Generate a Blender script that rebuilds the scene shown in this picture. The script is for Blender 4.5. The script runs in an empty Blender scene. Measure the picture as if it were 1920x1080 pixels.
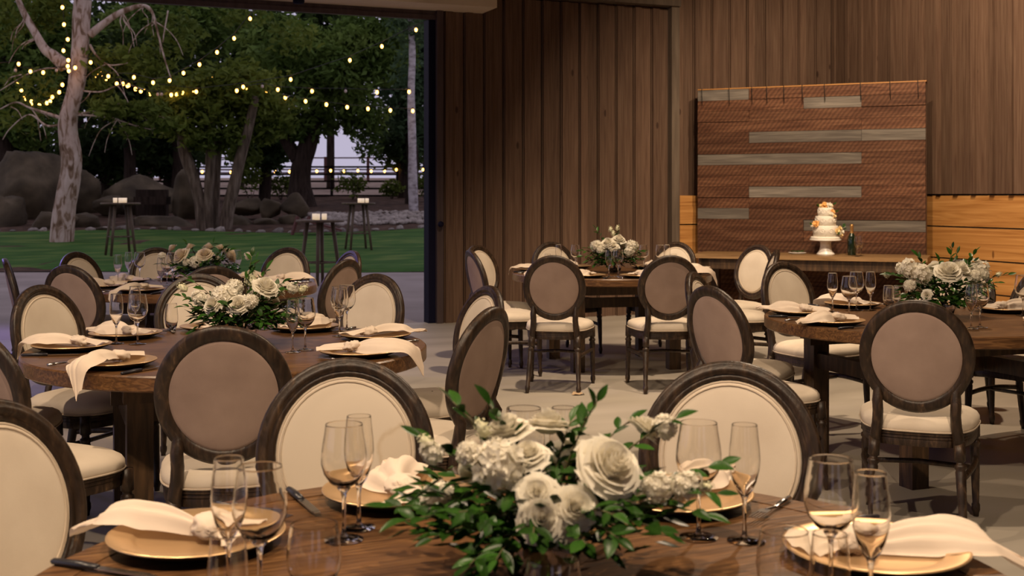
import bpy, math, random
from mathutils import Vector, Matrix, noise as mnoise
R = math.radians; PI = math.pi
sc = bpy.context.scene
COL = sc.collection
# ------------------------------------------------------------------ camera
F = 2200.0; HX, HY = 960.0, 367.0; CH = 1.40; TH = R(22)      # focal px, horizon, eye height, yaw of the barn
def W(X, Z, z=0.0):            # offsets right / ahead of the eye -> barn axes
    return Vector((X*math.cos(TH)+Z*math.sin(TH), -X*math.sin(TH)+Z*math.cos(TH), z))
def PX(px, Z): return (px-HX)/F*Z
def PZ(py, Z): return CH-(py-HY)/F*Z
def AT(px, py, Z): return W(PX(px, Z), Z, PZ(py, Z))
cd = bpy.data.cameras.new('camera'); cam = bpy.data.objects.new('camera', cd); COL.objects.link(cam)
cam.location = (0, 0, CH); cam.rotation_euler = (R(90), 0, -TH)
cd.sensor_width = 36; cd.lens = F/1920*36; cd.shift_y = -(540-HY)/1920
cd.clip_end = 400; cd.clip_start = .05
cd.dof.use_dof = True; cd.dof.focus_distance = 4.9; cd.dof.aperture_fstop = 6.3
sc.camera = cam
# ------------------------------------------------------------------ sky, lamps, exposure
wd = bpy.data.worlds.new('dusk'); sc.world = wd; wd.use_nodes = True
bg = wd.node_tree.nodes['Background']; bg.inputs[0].default_value = (.60, .55, .72, 1); bg.inputs[1].default_value = .84
sc.view_settings.view_transform = 'Standard'; sc.view_settings.look = 'None'
sc.view_settings.exposure = 0.0; sc.view_settings.gamma = 1; sc.view_settings.use_curve_mapping = False
sc.cycles.use_denoising = True
sc.cycles.transparent_max_bounces = 24; sc.cycles.max_bounces = 14; sc.cycles.transmission_bounces = 14; sc.cycles.glossy_bounces = 4; sc.cycles.diffuse_bounces = 4; sc.cycles.caustics_reflective = False; sc.cycles.caustics_refractive = False
sc.cycles.sample_clamp_indirect = 6
LAMPCOL = (1.0, .755, .52)
def lamp(X, Z, z, tx, tz, tz0, power, size=115, blend=.6, rad=.07):
    l = bpy.data.lights.new('ceiling_spot', 'SPOT'); l.energy = power*1.82; l.color = LAMPCOL
    l.spot_size = R(size); l.spot_blend = blend; l.shadow_soft_size = rad
    o = bpy.data.objects.new('ceiling_spot', l); COL.objects.link(o); o.location = W(X, Z, z)
    d = W(tx, tz, tz0)-o.location; o.rotation_euler = d.to_track_quat('-Z', 'Y').to_euler()
LAMPS = [(-1.3, .9, 4.9, -.5, 2.6, .8, 300), (1.3, .8, 4.9, .6, 2.4, .8, 300, 92),
         (-2.7, 3.4, 4.9, -1.5, 4.8, .8, 230), (2.6, 7.3, 4.9, 2.1, 5.7, .8, 300, 95),
         (.9, 8.0, 4.9, .95, 9.4, .8, 430, 84), (2.2, 8.2, 4.9, 3.6, 12.6, 1.2, 460, 78),
         (-1.8, 7.0, 4.9, -2.2, 8.2, .8, 60, 80), (-2.2, 9.2, 4.9, -2.9, 12.2, 3.9, 45, 70), (3.4, 9.4, 4.9, 5.0, 12.2, 1.7, 440, 105)]  # the spot aimed high at the cream soffit is added to brighten it
for a in LAMPS: lamp(*a)
# violet uplight on the patio, left of the opening
pl_ = bpy.data.lights.new('patio_uplight', 'SPOT'); pl_.energy = 800; pl_.color = (.36, .27, 1.0); pl_.spot_size = R(64); pl_.spot_blend = .8; pl_.shadow_soft_size = .3
po_ = bpy.data.objects.new('patio_uplight', pl_); COL.objects.link(po_); po_.location = W(-8.6, 12.5, 3.6)
po_.rotation_euler = (W(-5.2, 10.6, .0)-po_.location).to_track_quat('-Z', 'Y').to_euler()

# ------------------------------------------------------------------ materials
MATS = {}
def newmat(name):
    m = bpy.data.materials.new(name); m.use_nodes = True; nt = m.node_tree
    b = nt.nodes['Principled BSDF']; MATS[name] = m
    return m, nt, b
def N(nt, t, **kw):
    n = nt.nodes.new(t)
    for k, v in kw.items():
        if k in n.inputs: n.inputs[k].default_value = v
        else: setattr(n, k, v)
    return n
def ramp(nt, stops):
    r = nt.nodes.new('ShaderNodeValToRGB'); e = r.color_ramp.elements
    while len(e) < len(stops): e.new(.5)
    for i, (p, c) in enumerate(stops): e[i].position = p; e[i].color = (*c, 1)
    return r
def mapped(nt, scale, coord='Object', rand=True):
    tc = nt.nodes.new('ShaderNodeTexCoord'); mp = nt.nodes.new('ShaderNodeMapping'); mp.inputs['Scale'].default_value = scale
    nt.links.new(tc.outputs[coord], mp.inputs[0])
    if rand:
        oi = nt.nodes.new('ShaderNodeObjectInfo'); vm = nt.nodes.new('ShaderNodeVectorMath'); vm.operation = 'MULTIPLY_ADD'
        cb = nt.nodes.new('ShaderNodeCombineXYZ')
        for k in range(3): nt.links.new(oi.outputs['Random'], cb.inputs[k])
        vm.inputs[1].default_value = (17.3, 31.7, 23.1)
        nt.links.new(cb.outputs[0], vm.inputs[0]); nt.links.new(mp.outputs[0], vm.inputs[2])
        return vm.outputs[0]
    return mp.outputs[0]
def M_noise(name, stops, scale=(1, 1, 1), nscale=5, detail=6, rough=.6, spec=.3, bump=0, bscale=None, dist=0, coord='Object', rand=True, vary=0, metallic=0, bdist=.01):
    m, nt, b = newmat(name); L = nt.links.new
    v = mapped(nt, scale, coord, rand)
    n = N(nt, 'ShaderNodeTexNoise', Scale=nscale, Detail=detail, Distortion=dist); L(v, n.inputs['Vector'])
    r = ramp(nt, stops); L(n.outputs['Fac'], r.inputs[0]); out = r.outputs[0]
    if vary:
        oi = nt.nodes.new('ShaderNodeObjectInfo'); mr = N(nt, 'ShaderNodeMapRange'); mr.inputs['To Min'].default_value = 1-vary; mr.inputs['To Max'].default_value = 1+vary
        L(oi.outputs['Random'], mr.inputs['Value'])
        h = N(nt, 'ShaderNodeHueSaturation'); L(mr.outputs[0], h.inputs['Value']); L(out, h.inputs['Color']); out = h.outputs[0]
    L(out, b.inputs['Base Color']); b.inputs['Roughness'].default_value = rough; b.inputs['Specular IOR Level'].default_value = spec
    b.inputs['Metallic'].default_value = metallic
    if bump:
        n2 = n
        if bscale:
            n2 = N(nt, 'ShaderNodeTexNoise', Scale=bscale, Detail=3); L(v, n2.inputs['Vector'])
        bp = N(nt, 'ShaderNodeBump', Strength=bump, Distance=bdist); L(n2.outputs['Fac'], bp.inputs['Height']); L(bp.outputs[0], b.inputs['Normal'])
    return m
def M_plain(name, col, rough=.5, metallic=0, spec=.5, emit=None, es=0, **kw):
    m, nt, b = newmat(name); b.inputs['Base Color'].default_value = (*col, 1); b.inputs['Roughness'].default_value = rough
    b.inputs['Metallic'].default_value = metallic; b.inputs['Specular IOR Level'].default_value = spec
    if emit: b.inputs['Emission Color'].default_value = (*emit, 1); b.inputs['Emission Strength'].default_value = es
    for k, v in kw.items(): b.inputs[k.replace('_', ' ')].default_value = v
    return m
M_noise('chair_wood', [(.25, (.012, .007, .004)), (.5, (.031, .018, .011)), (.66, (.064, .038, .022)), (.80, (.17, .10, .05))], (6, 6, 1.6), 9, 8, .42, .4, bump=.25, dist=.4)
M_noise('table_wood', [(.25, (.042, .019, .008)), (.48, (.112, .052, .020)), (.62, (.180, .088, .034)), (.8, (.26, .138, .054))], (1.6, 22, 22), 3.2, 9, .34, .45, bump=.12, dist=1.2)
M_noise('table_wood_dark', [(.25, (.020, .010, .005)), (.5, (.055, .030, .014)), (.75, (.11, .060, .028))], (10, 10, 1.5), 3.5, 8, .45, .4, bump=.15, dist=.6)
M_noise('linen', [(.3, (.60, .51, .405)), (.7, (.70, .61, .495))], (1, 1, 1), 6, 10, .9, .15, bump=.12, bscale=420, vary=.04, bdist=.002)
M_noise('linen_taupe', [(.3, (.30, .215, .175)), (.7, (.37, .27, .22))], (1, 1, 1), 8, 10, .9, .15, bump=.15, bscale=420, vary=.04, bdist=.002)
M_noise('piping', [(.3, (.52, .43, .33)), (.7, (.60, .50, .39))], (1, 1, 1), 30, 4, .85, .15)
M_noise('napkin', [(.3, (.80, .66, .53)), (.7, (.88, .75, .62))], (1, 1, 1), 5, 6, .8, .2, bump=.05, bscale=300, bdist=.002)
M_noise('concrete', [(.25, (.26, .228, .185)), (.5, (.35, .312, .258)), (.75, (.43, .385, .325))], (.45, 1.6, 1), 1.2, 10, .5, .35, bump=.06, rand=False, coord='Object')
M_noise('patio_concrete', [(.3, (.24, .20, .17)), (.7, (.36, .30, .26))], (.5, .5, 1), 1.6, 8, .8, .2, rand=False)
M_noise('board', [(.25, (.074, .041, .027)), (.45, (.104, .061, .040)), (.6, (.126, .077, .051)), (.8, (.152, .096, .065))], (22, 22, .9), 2.2, 9, .62, .22, bump=.15, dist=.4, vary=.17)
def add_knots(name):
    nt = MATS[name].node_tree; L = nt.links.new; p = nt.nodes['Principled BSDF']; src = p.inputs['Base Color'].links[0].from_socket
    v = mapped(nt, (2.6, 2.6, 1.0)); vo = N(nt, 'ShaderNodeTexVoronoi', Scale=1.5); L(v, vo.inputs['Vector'])
    r = ramp(nt, [(0, (.35, .30, .28)), (.05, (.45, .4, .38)), (.075, (1, 1, 1))]); L(vo.outputs['Distance'], r.inputs[0])
    mx = nt.nodes.new('ShaderNodeMix'); mx.data_type = 'RGBA'; mx.blend_type = 'MULTIPLY'; mx.inputs[0].default_value = 1
    L(src, mx.inputs[6]); L(r.outputs[0], mx.inputs[7]); L(mx.outputs[2], p.inputs['Base Color'])
add_knots('board')
M_plain('gap_shade', (.010, .008, .007), .9)  # near-black backing puts the shade of the board gaps into colour
M_noise('trim_board', [(.25, (.075, .055, .040)), (.75, (.15, .115, .085))], (9, 9, .8), 2.2, 8, .6, .25, bump=.15, vary=.08)
M_noise('fir_timber', [(.22, (.23, .092, .022)), (.42, (.40, .18, .050)), (.58, (.50, .245, .075)), (.8, (.60, .32, .11))], (.35, 8, 8), 1.7, 8, .42, .35, bump=.08, dist=2.0, vary=.06)
add_knots('fir_timber')
M_noise('grey_plank', [(.25, (.080, .066, .056)), (.5, (.145, .125, .105)), (.75, (.23, .20, .165))], (.8, 14, 14), 2.5, 9, .7, .2, bump=.25, dist=.6, vary=.18)
M_noise('jamb', [(.3, (.050, .034, .034)), (.7, (.085, .060, .060))], (8, 8, .6), 2, 6, .5, .3)
M_plain('jamb_dark', (.006, .006, .020), .6, spec=.1)
M_noise('soffit_paint', [(.3, (.60, .50, .36)), (.7, (.66, .56, .42))], (1, 1, 1), 2, 4, .6, .3)
M_noise('ceiling_wood', [(.3, (.12, .085, .06)), (.7, (.2, .15, .11))], (.5, 6, 6), 2, 6, .7, .2)
# brown plank with slanted saw marks
def saw_mat():
    m, nt, b = newmat('sawn_plank'); L = nt.links.new
    v = mapped(nt, (1, 1, 1)); v2 = mapped(nt, (.7, 12, 12))
    n = N(nt, 'ShaderNodeTexNoise', Scale=2.6, Detail=9, Distortion=.8); L(v2, n.inputs['Vector'])
    r = ramp(nt, [(.2, (.040, .014, .006)), (.45, (.095, .040, .021)), (.62, (.140, .064, .034)), (.82, (.20, .10, .055))]); L(n.outputs['Fac'], r.inputs[0])
    rot = nt.nodes.new('ShaderNodeVectorRotate'); rot.rotation_type = 'Y_AXIS'; rot.inputs['Angle'].default_value = R(-38); L(v, rot.inputs['Vector'])
    w = N(nt, 'ShaderNodeTexWave', Scale=7.5, Distortion=2.2, Detail=2); w.inputs['Detail Scale'].default_value = 2.0; L(rot.outputs[0], w.inputs['Vector'])
    mr = N(nt, 'ShaderNodeMapRange'); mr.inputs['To Min'].default_value = .72; mr.inputs['To Max'].default_value = 1.2; L(w.outputs['Fac'], mr.inputs['Value'])
    oi = nt.nodes.new('ShaderNodeObjectInfo'); m2 = N(nt, 'ShaderNodeMapRange'); m2.inputs['To Min'].default_value = .8; m2.inputs['To Max'].default_value = 1.2; L(oi.outputs['Random'], m2.inputs['Value'])
    mm = N(nt, 'ShaderNodeMath', operation='MULTIPLY'); L(mr.outputs[0], mm.inputs[0]); L(m2.outputs[0], mm.inputs[1])
    h = N(nt, 'ShaderNodeHueSaturation'); L(mm.outputs[0], h.inputs['Value']); L(r.outputs[0], h.inputs['Color']); L(h.outputs[0], b.inputs['Base Color'])
    bp = N(nt, 'ShaderNodeBump', Strength=.18, Distance=.006); L(w.outputs['Fac'], bp.inputs['Height']); L(bp.outputs[0], b.inputs['Normal'])
    b.inputs['Roughness'].default_value = .68; b.inputs['Specular IOR Level'].default_value = .2
saw_mat()
# cream linen with a water stain on one chair
def stain_mat():
    m, nt, b = newmat('linen_stained'); L = nt.links.new
    v = mapped(nt, (1, 1, 1), rand=False)
    n = N(nt, 'ShaderNodeTexNoise', Scale=14, Detail=5); L(v, n.inputs['Vector'])
    sp = nt.nodes.new('ShaderNodeVectorMath'); sp.operation = 'DISTANCE'; L(v, sp.inputs[0]); sp.inputs[1].default_value = (-.15, -.235, .75)
    ad = N(nt, 'ShaderNodeMath', operation='MULTIPLY_ADD'); L(n.outputs['Fac'], ad.inputs[0]); ad.inputs[1].default_value = .05; L(sp.outputs['Value'], ad.inputs[2])
    r = ramp(nt, [(.0, (.655, .555, .43)), (.080, (.655, .555, .43)), (.088, (.56, .45, .32)), (.096, (.665, .575, .46))]); L(ad.outputs[0], r.inputs[0])
    L(r.outputs[0], b.inputs['Base Color']); b.inputs['Roughness'].default_value = .9
stain_mat()
M_plain('gold', (.80, .53, .28), .34, .75)
M_plain('plate_under', (.02, .015, .012), .4)
M_plain('steel', (.55, .53, .52), .25, 1)
M_plain('knife_handle', (.018, .017, .022), .35)
M_plain('china', (.80, .76, .70), .3)
M_noise('icing', [(.3, (.80, .74, .64)), (.7, (.86, .80, .70))], (1, 1, 1), 20, 4, .6, .3, bump=.15)
M_plain('bottle_green', (.006, .014, .006), .1, spec=.8)
M_plain('gold_foil', (.50, .28, .10), .35, .8)
M_noise('petal_white', [(.3, (.83, .78, .65)), (.7, (.89, .85, .75))], (1, 1, 1), 8, 4, .6, .2)
M_noise('petal_cream', [(.3, (.84, .74, .58)), (.7, (.88, .80, .66))], (1, 1, 1), 8, 4, .6, .2)
def translucent(name, f):
    nt = MATS[name].node_tree; p = nt.nodes['Principled BSDF']; src = p.inputs['Base Color'].links[0].from_socket
    tr = nt.nodes.new('ShaderNodeBsdfTranslucent'); mx = nt.nodes.new('ShaderNodeMixShader'); mx.inputs[0].default_value = f
    nt.links.new(src, tr.inputs[0]); nt.links.new(p.outputs[0], mx.inputs[1]); nt.links.new(tr.outputs[0], mx.inputs[2]); nt.links.new(mx.outputs[0], nt.nodes['Material Output'].inputs[0])
translucent('petal_white', .28); translucent('petal_cream', .4); translucent('napkin', .15)
M_plain('petal_bud', (.72, .70, .48), .6)
M_plain('petal_orange', (.78, .42, .13), .6); M_plain('petal_peach', (.84, .64, .32), .6)
M_noise('leaf', [(.3, (.010, .040, .005)), (.55, (.024, .074, .009)), (.8, (.055, .125, .018))], (1, 1, 1), 30, 3, .33, .22, vary=.45)
M_plain('dry_leaf', (.42, .29, .17), .8)
M_plain('stem', (.10, .085, .03), .6)
M_plain('plant_water', (.05, .06, .03), .2)
M_plain('wax', (.75, .66, .50), .5, emit=(1, .6, .25), es=4)
M_plain('votive_glass', (.75, .72, .66), .4, emit=(1, .72, .42), es=.55)  # emission stands in for candlelight shining through the holder
M_plain('bulb', (1, .8, .4), .3, emit=(1, .44, .075), es=11)
M_plain('bulb_off', (.55, .42, .35), .3)
M_plain('cord', (.012, .010, .008), .7)
M_noise('bark_pale', [(.32, (.13, .075, .04)), (.44, (.27, .18, .115)), (.5, (.46, .35, .27)), (.7, (.60, .49, .40))], (3.6, 3.6, 1.3), 1.8, 8, .85, .2, bump=.4, bdist=.03, dist=.9)
M_noise('bark_brown', [(.3, (.055, .040, .028)), (.5, (.12, .09, .062)), (.75, (.23, .185, .135))], (5, 5, .8), 2.4, 7, .9, .1, bump=.5, bdist=.04)
M_noise('bark_dark', [(.3, (.020, .013, .009)), (.75, (.055, .038, .027))], (5, 5, .8), 2.4, 6, .9, .1, bump=.5, bdist=.04)
M_noise('bark_birch', [(.3, (.20, .17, .16)), (.55, (.48, .44, .43)), (.8, (.6, .56, .55))], (3, 3, 6), 1.5, 6, .8, .2)
M_noise('rock', [(.25, (.030, .022, .012)), (.5, (.075, .057, .032)), (.78, (.16, .122, .072))], (1, 1, 1), 1.3, 9, .85, .2, bump=.5, bdist=.06)
M_noise('pebble', [(.25, (.14, .12, .10)), (.75, (.34, .30, .25))], (1, 1, 1), 3, 5, .8, .2, vary=.35)
M_noise('lawn', [(.25, (.026, .074, .012)), (.5, (.050, .120, .022)), (.72, (.14, .19, .045))], (.6, 1.6, 1), 1.4, 10, .9, .1, bump=.6, bscale=40, bdist=.03, rand=False)
M_noise('mulch', [(.25, (.035, .022, .014)), (.55, (.085, .052, .034)), (.8, (.16, .105, .07))], (1, 1, 1), 2.5, 10, .95, .1, bump=.7, bscale=14, bdist=.05, rand=False)
M_noise('far_earth', [(.3, (.24, .17, .12)), (.7, (.42, .32, .24))], (1, 1, 1), .6, 8, .95, .1, rand=False)
M_plain('fence_metal', (.008, .005, .004), .7, spec=.1); M_plain('fence_red', (.10, .028, .02), .7)
M_noise('bar_wood', [(.3, (.085, .058, .033)), (.7, (.16, .115, .07))], (9, 9, 1), 2.5, 6, .6, .25)
M_noise('console_wood', [(.25, (.14, .075, .030)), (.5, (.24, .14, .060)), (.8, (.34, .21, .10))], (1.2, 14, 14), 2.5, 8, .4, .4, bump=.1, dist=.8)
M_plain('pale_wall', (.62, .58, .60), .8)
def leafmat(name, a, b_, c):
    m = M_noise(name, [(.3, a), (.52, b_), (.75, c)], (1, 1, 1), .55, 4, .75, .15, rand=False)
    nt = m.node_tree; p = nt.nodes['Principled BSDF']
    tr = nt.nodes.new('ShaderNodeBsdfTranslucent'); mx = nt.nodes.new('ShaderNodeMixShader'); mx.inputs[0].default_value = .3
    src = p.inputs['Base Color'].links[0].from_socket
    nt.links.new(src, tr.inputs[0]); nt.links.new(p.outputs[0], mx.inputs[1]); nt.links.new(tr.outputs[0], mx.inputs[2])
    nt.links.new(mx.outputs[0], nt.nodes['Material Output'].inputs[0])
leafmat('leaf_green', (.055, .100, .018), (.115, .180, .034), (.20, .265, .055))
leafmat('leaf_yellow', (.060, .092, .014), (.125, .165, .026), (.21, .25, .04))
leafmat('leaf_dark', (.018, .034, .009), (.040, .066, .016), (.075, .110, .026))
leafmat('leaf_blue', (.040, .080, .036), (.08, .135, .058), (.14, .20, .085))
def glassmats():
    m, nt, b = newmat('glass_thin'); L = nt.links.new; nt.nodes.remove(b)
    gl = nt.nodes.new('ShaderNodeBsdfGlass'); gl.inputs['IOR'].default_value = 1.45; gl.inputs['Roughness'].default_value = 0; gl.inputs['Color'].default_value = (.99, .985, .975, 1)
    L(gl.outputs[0], nt.nodes['Material Output'].inputs[0])
    m, nt, b = newmat('glass_solid'); nt.nodes.remove(b)
    g = nt.nodes.new('ShaderNodeBsdfGlass'); g.inputs['IOR'].default_value = 1.48; g.inputs['Color'].default_value = (.97, .96, .94, 1)
    nt.links.new(g.outputs[0], nt.nodes['Material Output'].inputs[0])
glassmats()

# ------------------------------------------------------------------ mesh helpers
class MB:
    def __init__(s): s.v = []; s.f = []
    def add(s, vs, fs):
        o = len(s.v); s.v += [tuple(v) for v in vs]; s.f += [tuple(i+o for i in f) for f in fs]; return s
    def box(s, x0, x1, y0, y1, z0, z1, mat=None):
        vs = [Vector((x, y, z)) for z in (z0, z1) for y in (y0, y1) for x in (x0, x1)]
        if mat: vs = [mat @ v for v in vs]
        return s.add(vs, [(0, 2, 3, 1), (4, 5, 7, 6), (0, 1, 5, 4), (2, 6, 7, 3), (0, 4, 6, 2), (1, 3, 7, 5)])
    def bar(s, a, b, w, h, up=(0, 0, 1)):
        a = Vector(a); b = Vector(b); d = (b-a); L = d.length; d.normalize(); u = Vector(up)
        sx = d.cross(u).normalized(); u = sx.cross(d).normalized()
        m = Matrix.Translation(a) @ Matrix((sx, d, u)).transposed().to_4x4()
        return s.box(-w/2, w/2, 0, L, -h/2, h/2, m)
    def grid(s, rows, closed_u=False, closed_v=False, cap=False):
        nr, nc = len(rows), len(rows[0]); o = len(s.v)
        for r in rows: s.v += [tuple(p) for p in r]
        for i in range(nr if closed_v else nr-1):
            for j in range(nc if closed_u else nc-1):
                a, b = o+i*nc+j, o+i*nc+(j+1) % nc; i2 = (i+1) % nr
                s.f.append((a, b, o+i2*nc+(j+1) % nc, o+i2*nc+j))
        if cap:
            s.f.append(tuple(o+j for j in range(nc))[::-1]); s.f.append(tuple(o+(nr-1)*nc+j for j in range(nc)))
        return s
    def lathe(s, prof, n=24, c=(0, 0, 0)):
        rows = [[(c[0]+r*math.cos(2*PI*j/n), c[1]+r*math.sin(2*PI*j/n), c[2]+z) for j in range(n)] for r, z in prof]
        return s.grid(rows, closed_u=True)
    def tube(s, path, rad, n=8, cap=True, flat=1.0):
        path = [Vector(p) for p in path]; m = len(path)
        if not hasattr(rad, '__len__'): rad = [rad]*m
        rows = []; prev = None
        for i, p in enumerate(path):
            t = (path[min(i+1, m-1)]-path[max(i-1, 0)]).normalized()
            if prev is None:
                a = Vector((0, 0, 1)) if abs(t.z) < .9 else Vector((1, 0, 0)); u = t.cross(a).normalized()
            else: u = (prev-t*prev.dot(t)).normalized()
            prev = u; w = t.cross(u)
            rows.append([p+(u*math.cos(2*PI*j/n)+w*math.sin(2*PI*j/n)*flat)*rad[i] for j in range(n)])
        return s.grid(rows, closed_u=True, cap=cap)
    def ball(s, c, r, n=8, m=6, sq=(1, 1, 1)):
        rows = [[(c[0]+r*sq[0]*math.sin(PI*i/m)*math.cos(2*PI*j/n), c[1]+r*sq[1]*math.sin(PI*i/m)*math.sin(2*PI*j/n), c[2]-r*sq[2]*math.cos(PI*i/m)) for j in range(n)] for i in range(m+1)]
        return s.grid(rows, closed_u=True)
    def mesh(s, name, mat, smooth=True):
        me = bpy.data.meshes.new(name); me.from_pydata(s.v, [], s.f); me.materials.append(MATS[mat])
        if smooth:
            me.polygons.foreach_set('use_smooth', [True]*len(me.polygons))
        me.update(); return me
    def build(s, name, mat, parent=None, smooth=True): return obj(name, s.mesh(name, mat, smooth), parent)
def sharp(me, ang=35):
    try: me.set_sharp_from_angle(angle=R(ang))
    except Exception: pass
    return me
def obj(name, me, parent=None, loc=None, rot=None, scale=None):
    o = bpy.data.objects.new(name, me); COL.objects.link(o)
    if parent is not None: o.parent = parent
    if loc is not None: o.location = loc
    if rot is not None: o.rotation_euler = rot
    if scale is not None: o.scale = scale if hasattr(scale, '__len__') else (scale,)*3
    return o
def tag(o, label, cat, group=None):
    o['label'] = label; o['category'] = cat
    if group: o['group'] = group
    return o
def thing(name, label, cat, loc=(0, 0, 0), rz=0, group=None):
    return tag(obj(name, None, None, loc, (0, 0, rz)), label, cat, group)
def struct(o, label, cat=None):
    o['kind'] = 'structure'; o['label'] = label
    if cat: o['category'] = cat
    return o
def stuff(o): o['kind'] = 'stuff'; return o
rnd = random.Random(7)

# ------------------------------------------------------------------ barn shell (barn axes: u right, v deep)
VA = 12.24; UB = 9.31; UJ = 4.13; ZC = 5.2; UL = -3.6; VB = -3.2
fl = MB().box(UL-.2, UB+.2, VB-.2, VA+.15, -.12, 0).build('floor', 'concrete', smooth=False); struct(fl, 'warm grey polished concrete floor under the banquet tables', 'floor')
struct(MB().box(UL-.3, UB+.3, VB-.3, VA+.3, ZC, ZC+.15).build('ceiling', 'ceiling_wood', smooth=False), 'dark timber ceiling over the banquet hall', 'ceiling')
PJ = lambda px: (lambda t: t)( (lambda a: a)(px))
def u_on_A(px, v=VA):   # where the sight line of a pixel column meets the plane v = const
    k = (px-HX)/F; d = Vector((k*math.cos(TH)+math.sin(TH), -k*math.sin(TH)+math.cos(TH))); return d.x/d.y*v
U0 = u_on_A(829); U1 = u_on_A(1254); U2 = u_on_A(1267)
# wall behind the boards
wa = MB()
wa.box(U0, UB+.2, VA+.06, VA+.22, 0, ZC); wa.box(UL-.2, U0, VA+.06, VA+.22, 3.46, ZC); wa.box(UL-.2, -2.6, VA+.06, VA+.22, 0, 3.46)
wall_a = struct(wa.build('wall_back', 'gap_shade', smooth=False), 'brown vertical board wall beside the wide lawn opening', 'wall')
def boards(parent, axis, u_from, u_to, v, z0, z1, pitch=.243, bw=.085, gap=.011):
    n = max(1, round((u_to-u_from)/pitch)); pitch = (u_to-u_from)/n; wide = MB().box(-(pitch-gap)/2, (pitch-gap)/2, -.025, .0, z0, z1).mesh('board', 'board', False)
    nar = MB().box(-bw/2, bw/2, -.052, -.026, z0, z1).mesh('batten', 'board', False)
    for k in range(n):
        c = u_from+(k+.5)*pitch
        jit = rnd.uniform(-.004, .004)
        for nm, me, off in (('board', wide, 0), ('batten', nar, (-pitch/2+bw/2+.016)*(1 if axis == 'u' else -1))):
            if axis == 'u': obj(nm, me, parent, (c+off, v+jit, 0))
            else: obj(nm, me, parent, (v+jit, c+off, 0), (0, 0, -PI/2))
boards(wall_a, 'u', U0+.02, U1, VA+.04, 0, 3.62)
boards(wall_a, 'u', U0+.02, U1, VA+.055, 3.63, ZC)
boards(wall_a, 'u', U2, UB+.01, VA+.055, 0, ZC)
struct(MB().box(U1-.01, U2, VA-.09, VA+.05, 0, 3.64).build('trim_1', 'trim_board', smooth=False), 'upright brown trim post at the end of the board wall', 'trim')
struct(MB().box(u_on_A(905)+.02, U2, VA-.13, VA+.05, 3.64, 3.80).build('trim_2', 'trim_board', smooth=False), 'horizontal brown trim board above the board wall', 'trim')
# wall B
wb = struct(MB().box(UB+.06, UB+.22, VB-.2, VA+.06, 0, ZC).build('wall_right', 'gap_shade', smooth=False), 'brown board wall rising above honey coloured timbers', 'wall')
boards(wb, 'v', 3.0, VA+.04, UB+.055, 1.42, ZC, .262, .06, .044)
zt = 0.0
for k in range(4):
    z0 = k*.352; me = MB().box(-.01, .14, -9.2, 0, z0+.012, z0+.344).mesh('timber', 'fir_timber', False)
    # object space long axis must be local x for the grain: build along x and rotate
    me2 = MB().box(-9.2, 0, -.14, .0, z0+.010, z0+.346).mesh('timber', 'fir_timber', False)
    o = obj('timber', me2, wb, (UB+.06, VA+.02, 0), (0, 0, PI/2)); o.location = (UB+.06-.0, VA+.02, 0)
    me3 = MB().box(U2, UB-.15, -.13, .02, z0+.010, z0+.346).mesh('timber', 'fir_timber', False)
    obj('timber', me3, wall_a, (0, VA+.03, 0))
for o in [o for o in wb.children if o.name.startswith('timber')]:
    o.rotation_euler = (0, 0, PI/2); o.location = (UB+.05, VA+.02, 0)
# left wall with a wide open door, wall behind with two tall openings
wl = MB(); wl.box(UL-.2, UL, 8.5, VA+.2, 0, ZC); wl.box(UL-.2, UL, VB, .5, 0, ZC); wl.box(UL-.2, UL, .5, 8.5, 3.4, ZC)
struct(wl.build('wall_left', 'board', smooth=False), 'board wall with a wide open doorway to the patio', 'wall')
wk = MB(); us = [UL, -2.2, -1.0, .6, 1.8, UB+.2]
for i in (0, 2, 4): wk.box(us[i], us[i+1], VB-.2, VB, 0, ZC)
for i in (1, 3): wk.box(us[i], us[i+1], VB-.2, VB, 3.2, ZC); wk.box(us[i], us[i+1], VB-.2, VB, 0, .3)
struct(wk.build('wall_front', 'board', smooth=False), 'board wall with two tall window openings', 'wall')
# opening: lintel, jamb, door edge, soffit box
UO = -2.6
struct(MB().box(UO, U0, VA+.02, VA+.14, 3.38, 3.46).box(UO, U0, VA+.0, VA+.06, 3.33, 3.38).build('trim_3', 'jamb', smooth=False), 'dark red-brown lintel trim above the lawn opening', 'trim')
struct(MB().box(u_on_A(818), U0+.005, VA-.03, VA+.20, 0, 3.46).build('trim_4', 'jamb', smooth=False), 'mauve brown jamb beside the lawn opening', 'trim')
dr = struct(MB().box(u_on_A(802)+.02, u_on_A(818), VA+.03, VA+.20, 0, 3.335).build('door_1', 'jamb_dark', smooth=False), 'dark edge of the sliding door stacked at the jamb', 'door')
kn = MB().ball((0, -.045, 0), .034, 12, 8).tube([(0, .03, 0), (0, -.03, 0)], .014, 8).build('knob', 'jamb_dark', dr); kn.location = (u_on_A(822), VA-.04, PZ(420, 12.9))
struct(MB().box(UO, u_on_A(905), VA-.44, VA+.03, 3.43, 4.3).build('trim_5', 'soffit_paint', smooth=False), 'cream painted soffit box above the lawn opening', 'trim')
pl = MB().lathe([(0, 0), (.05, 0), (.06, .02), (.06, .05), (0, .05)], 20).build('downlight', 'jamb_dark'); pl.location = (u_on_A(560, VA-.2), VA-.2, 3.38)
tag(pl, 'small dark round downlight under the cream soffit', 'light')

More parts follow.
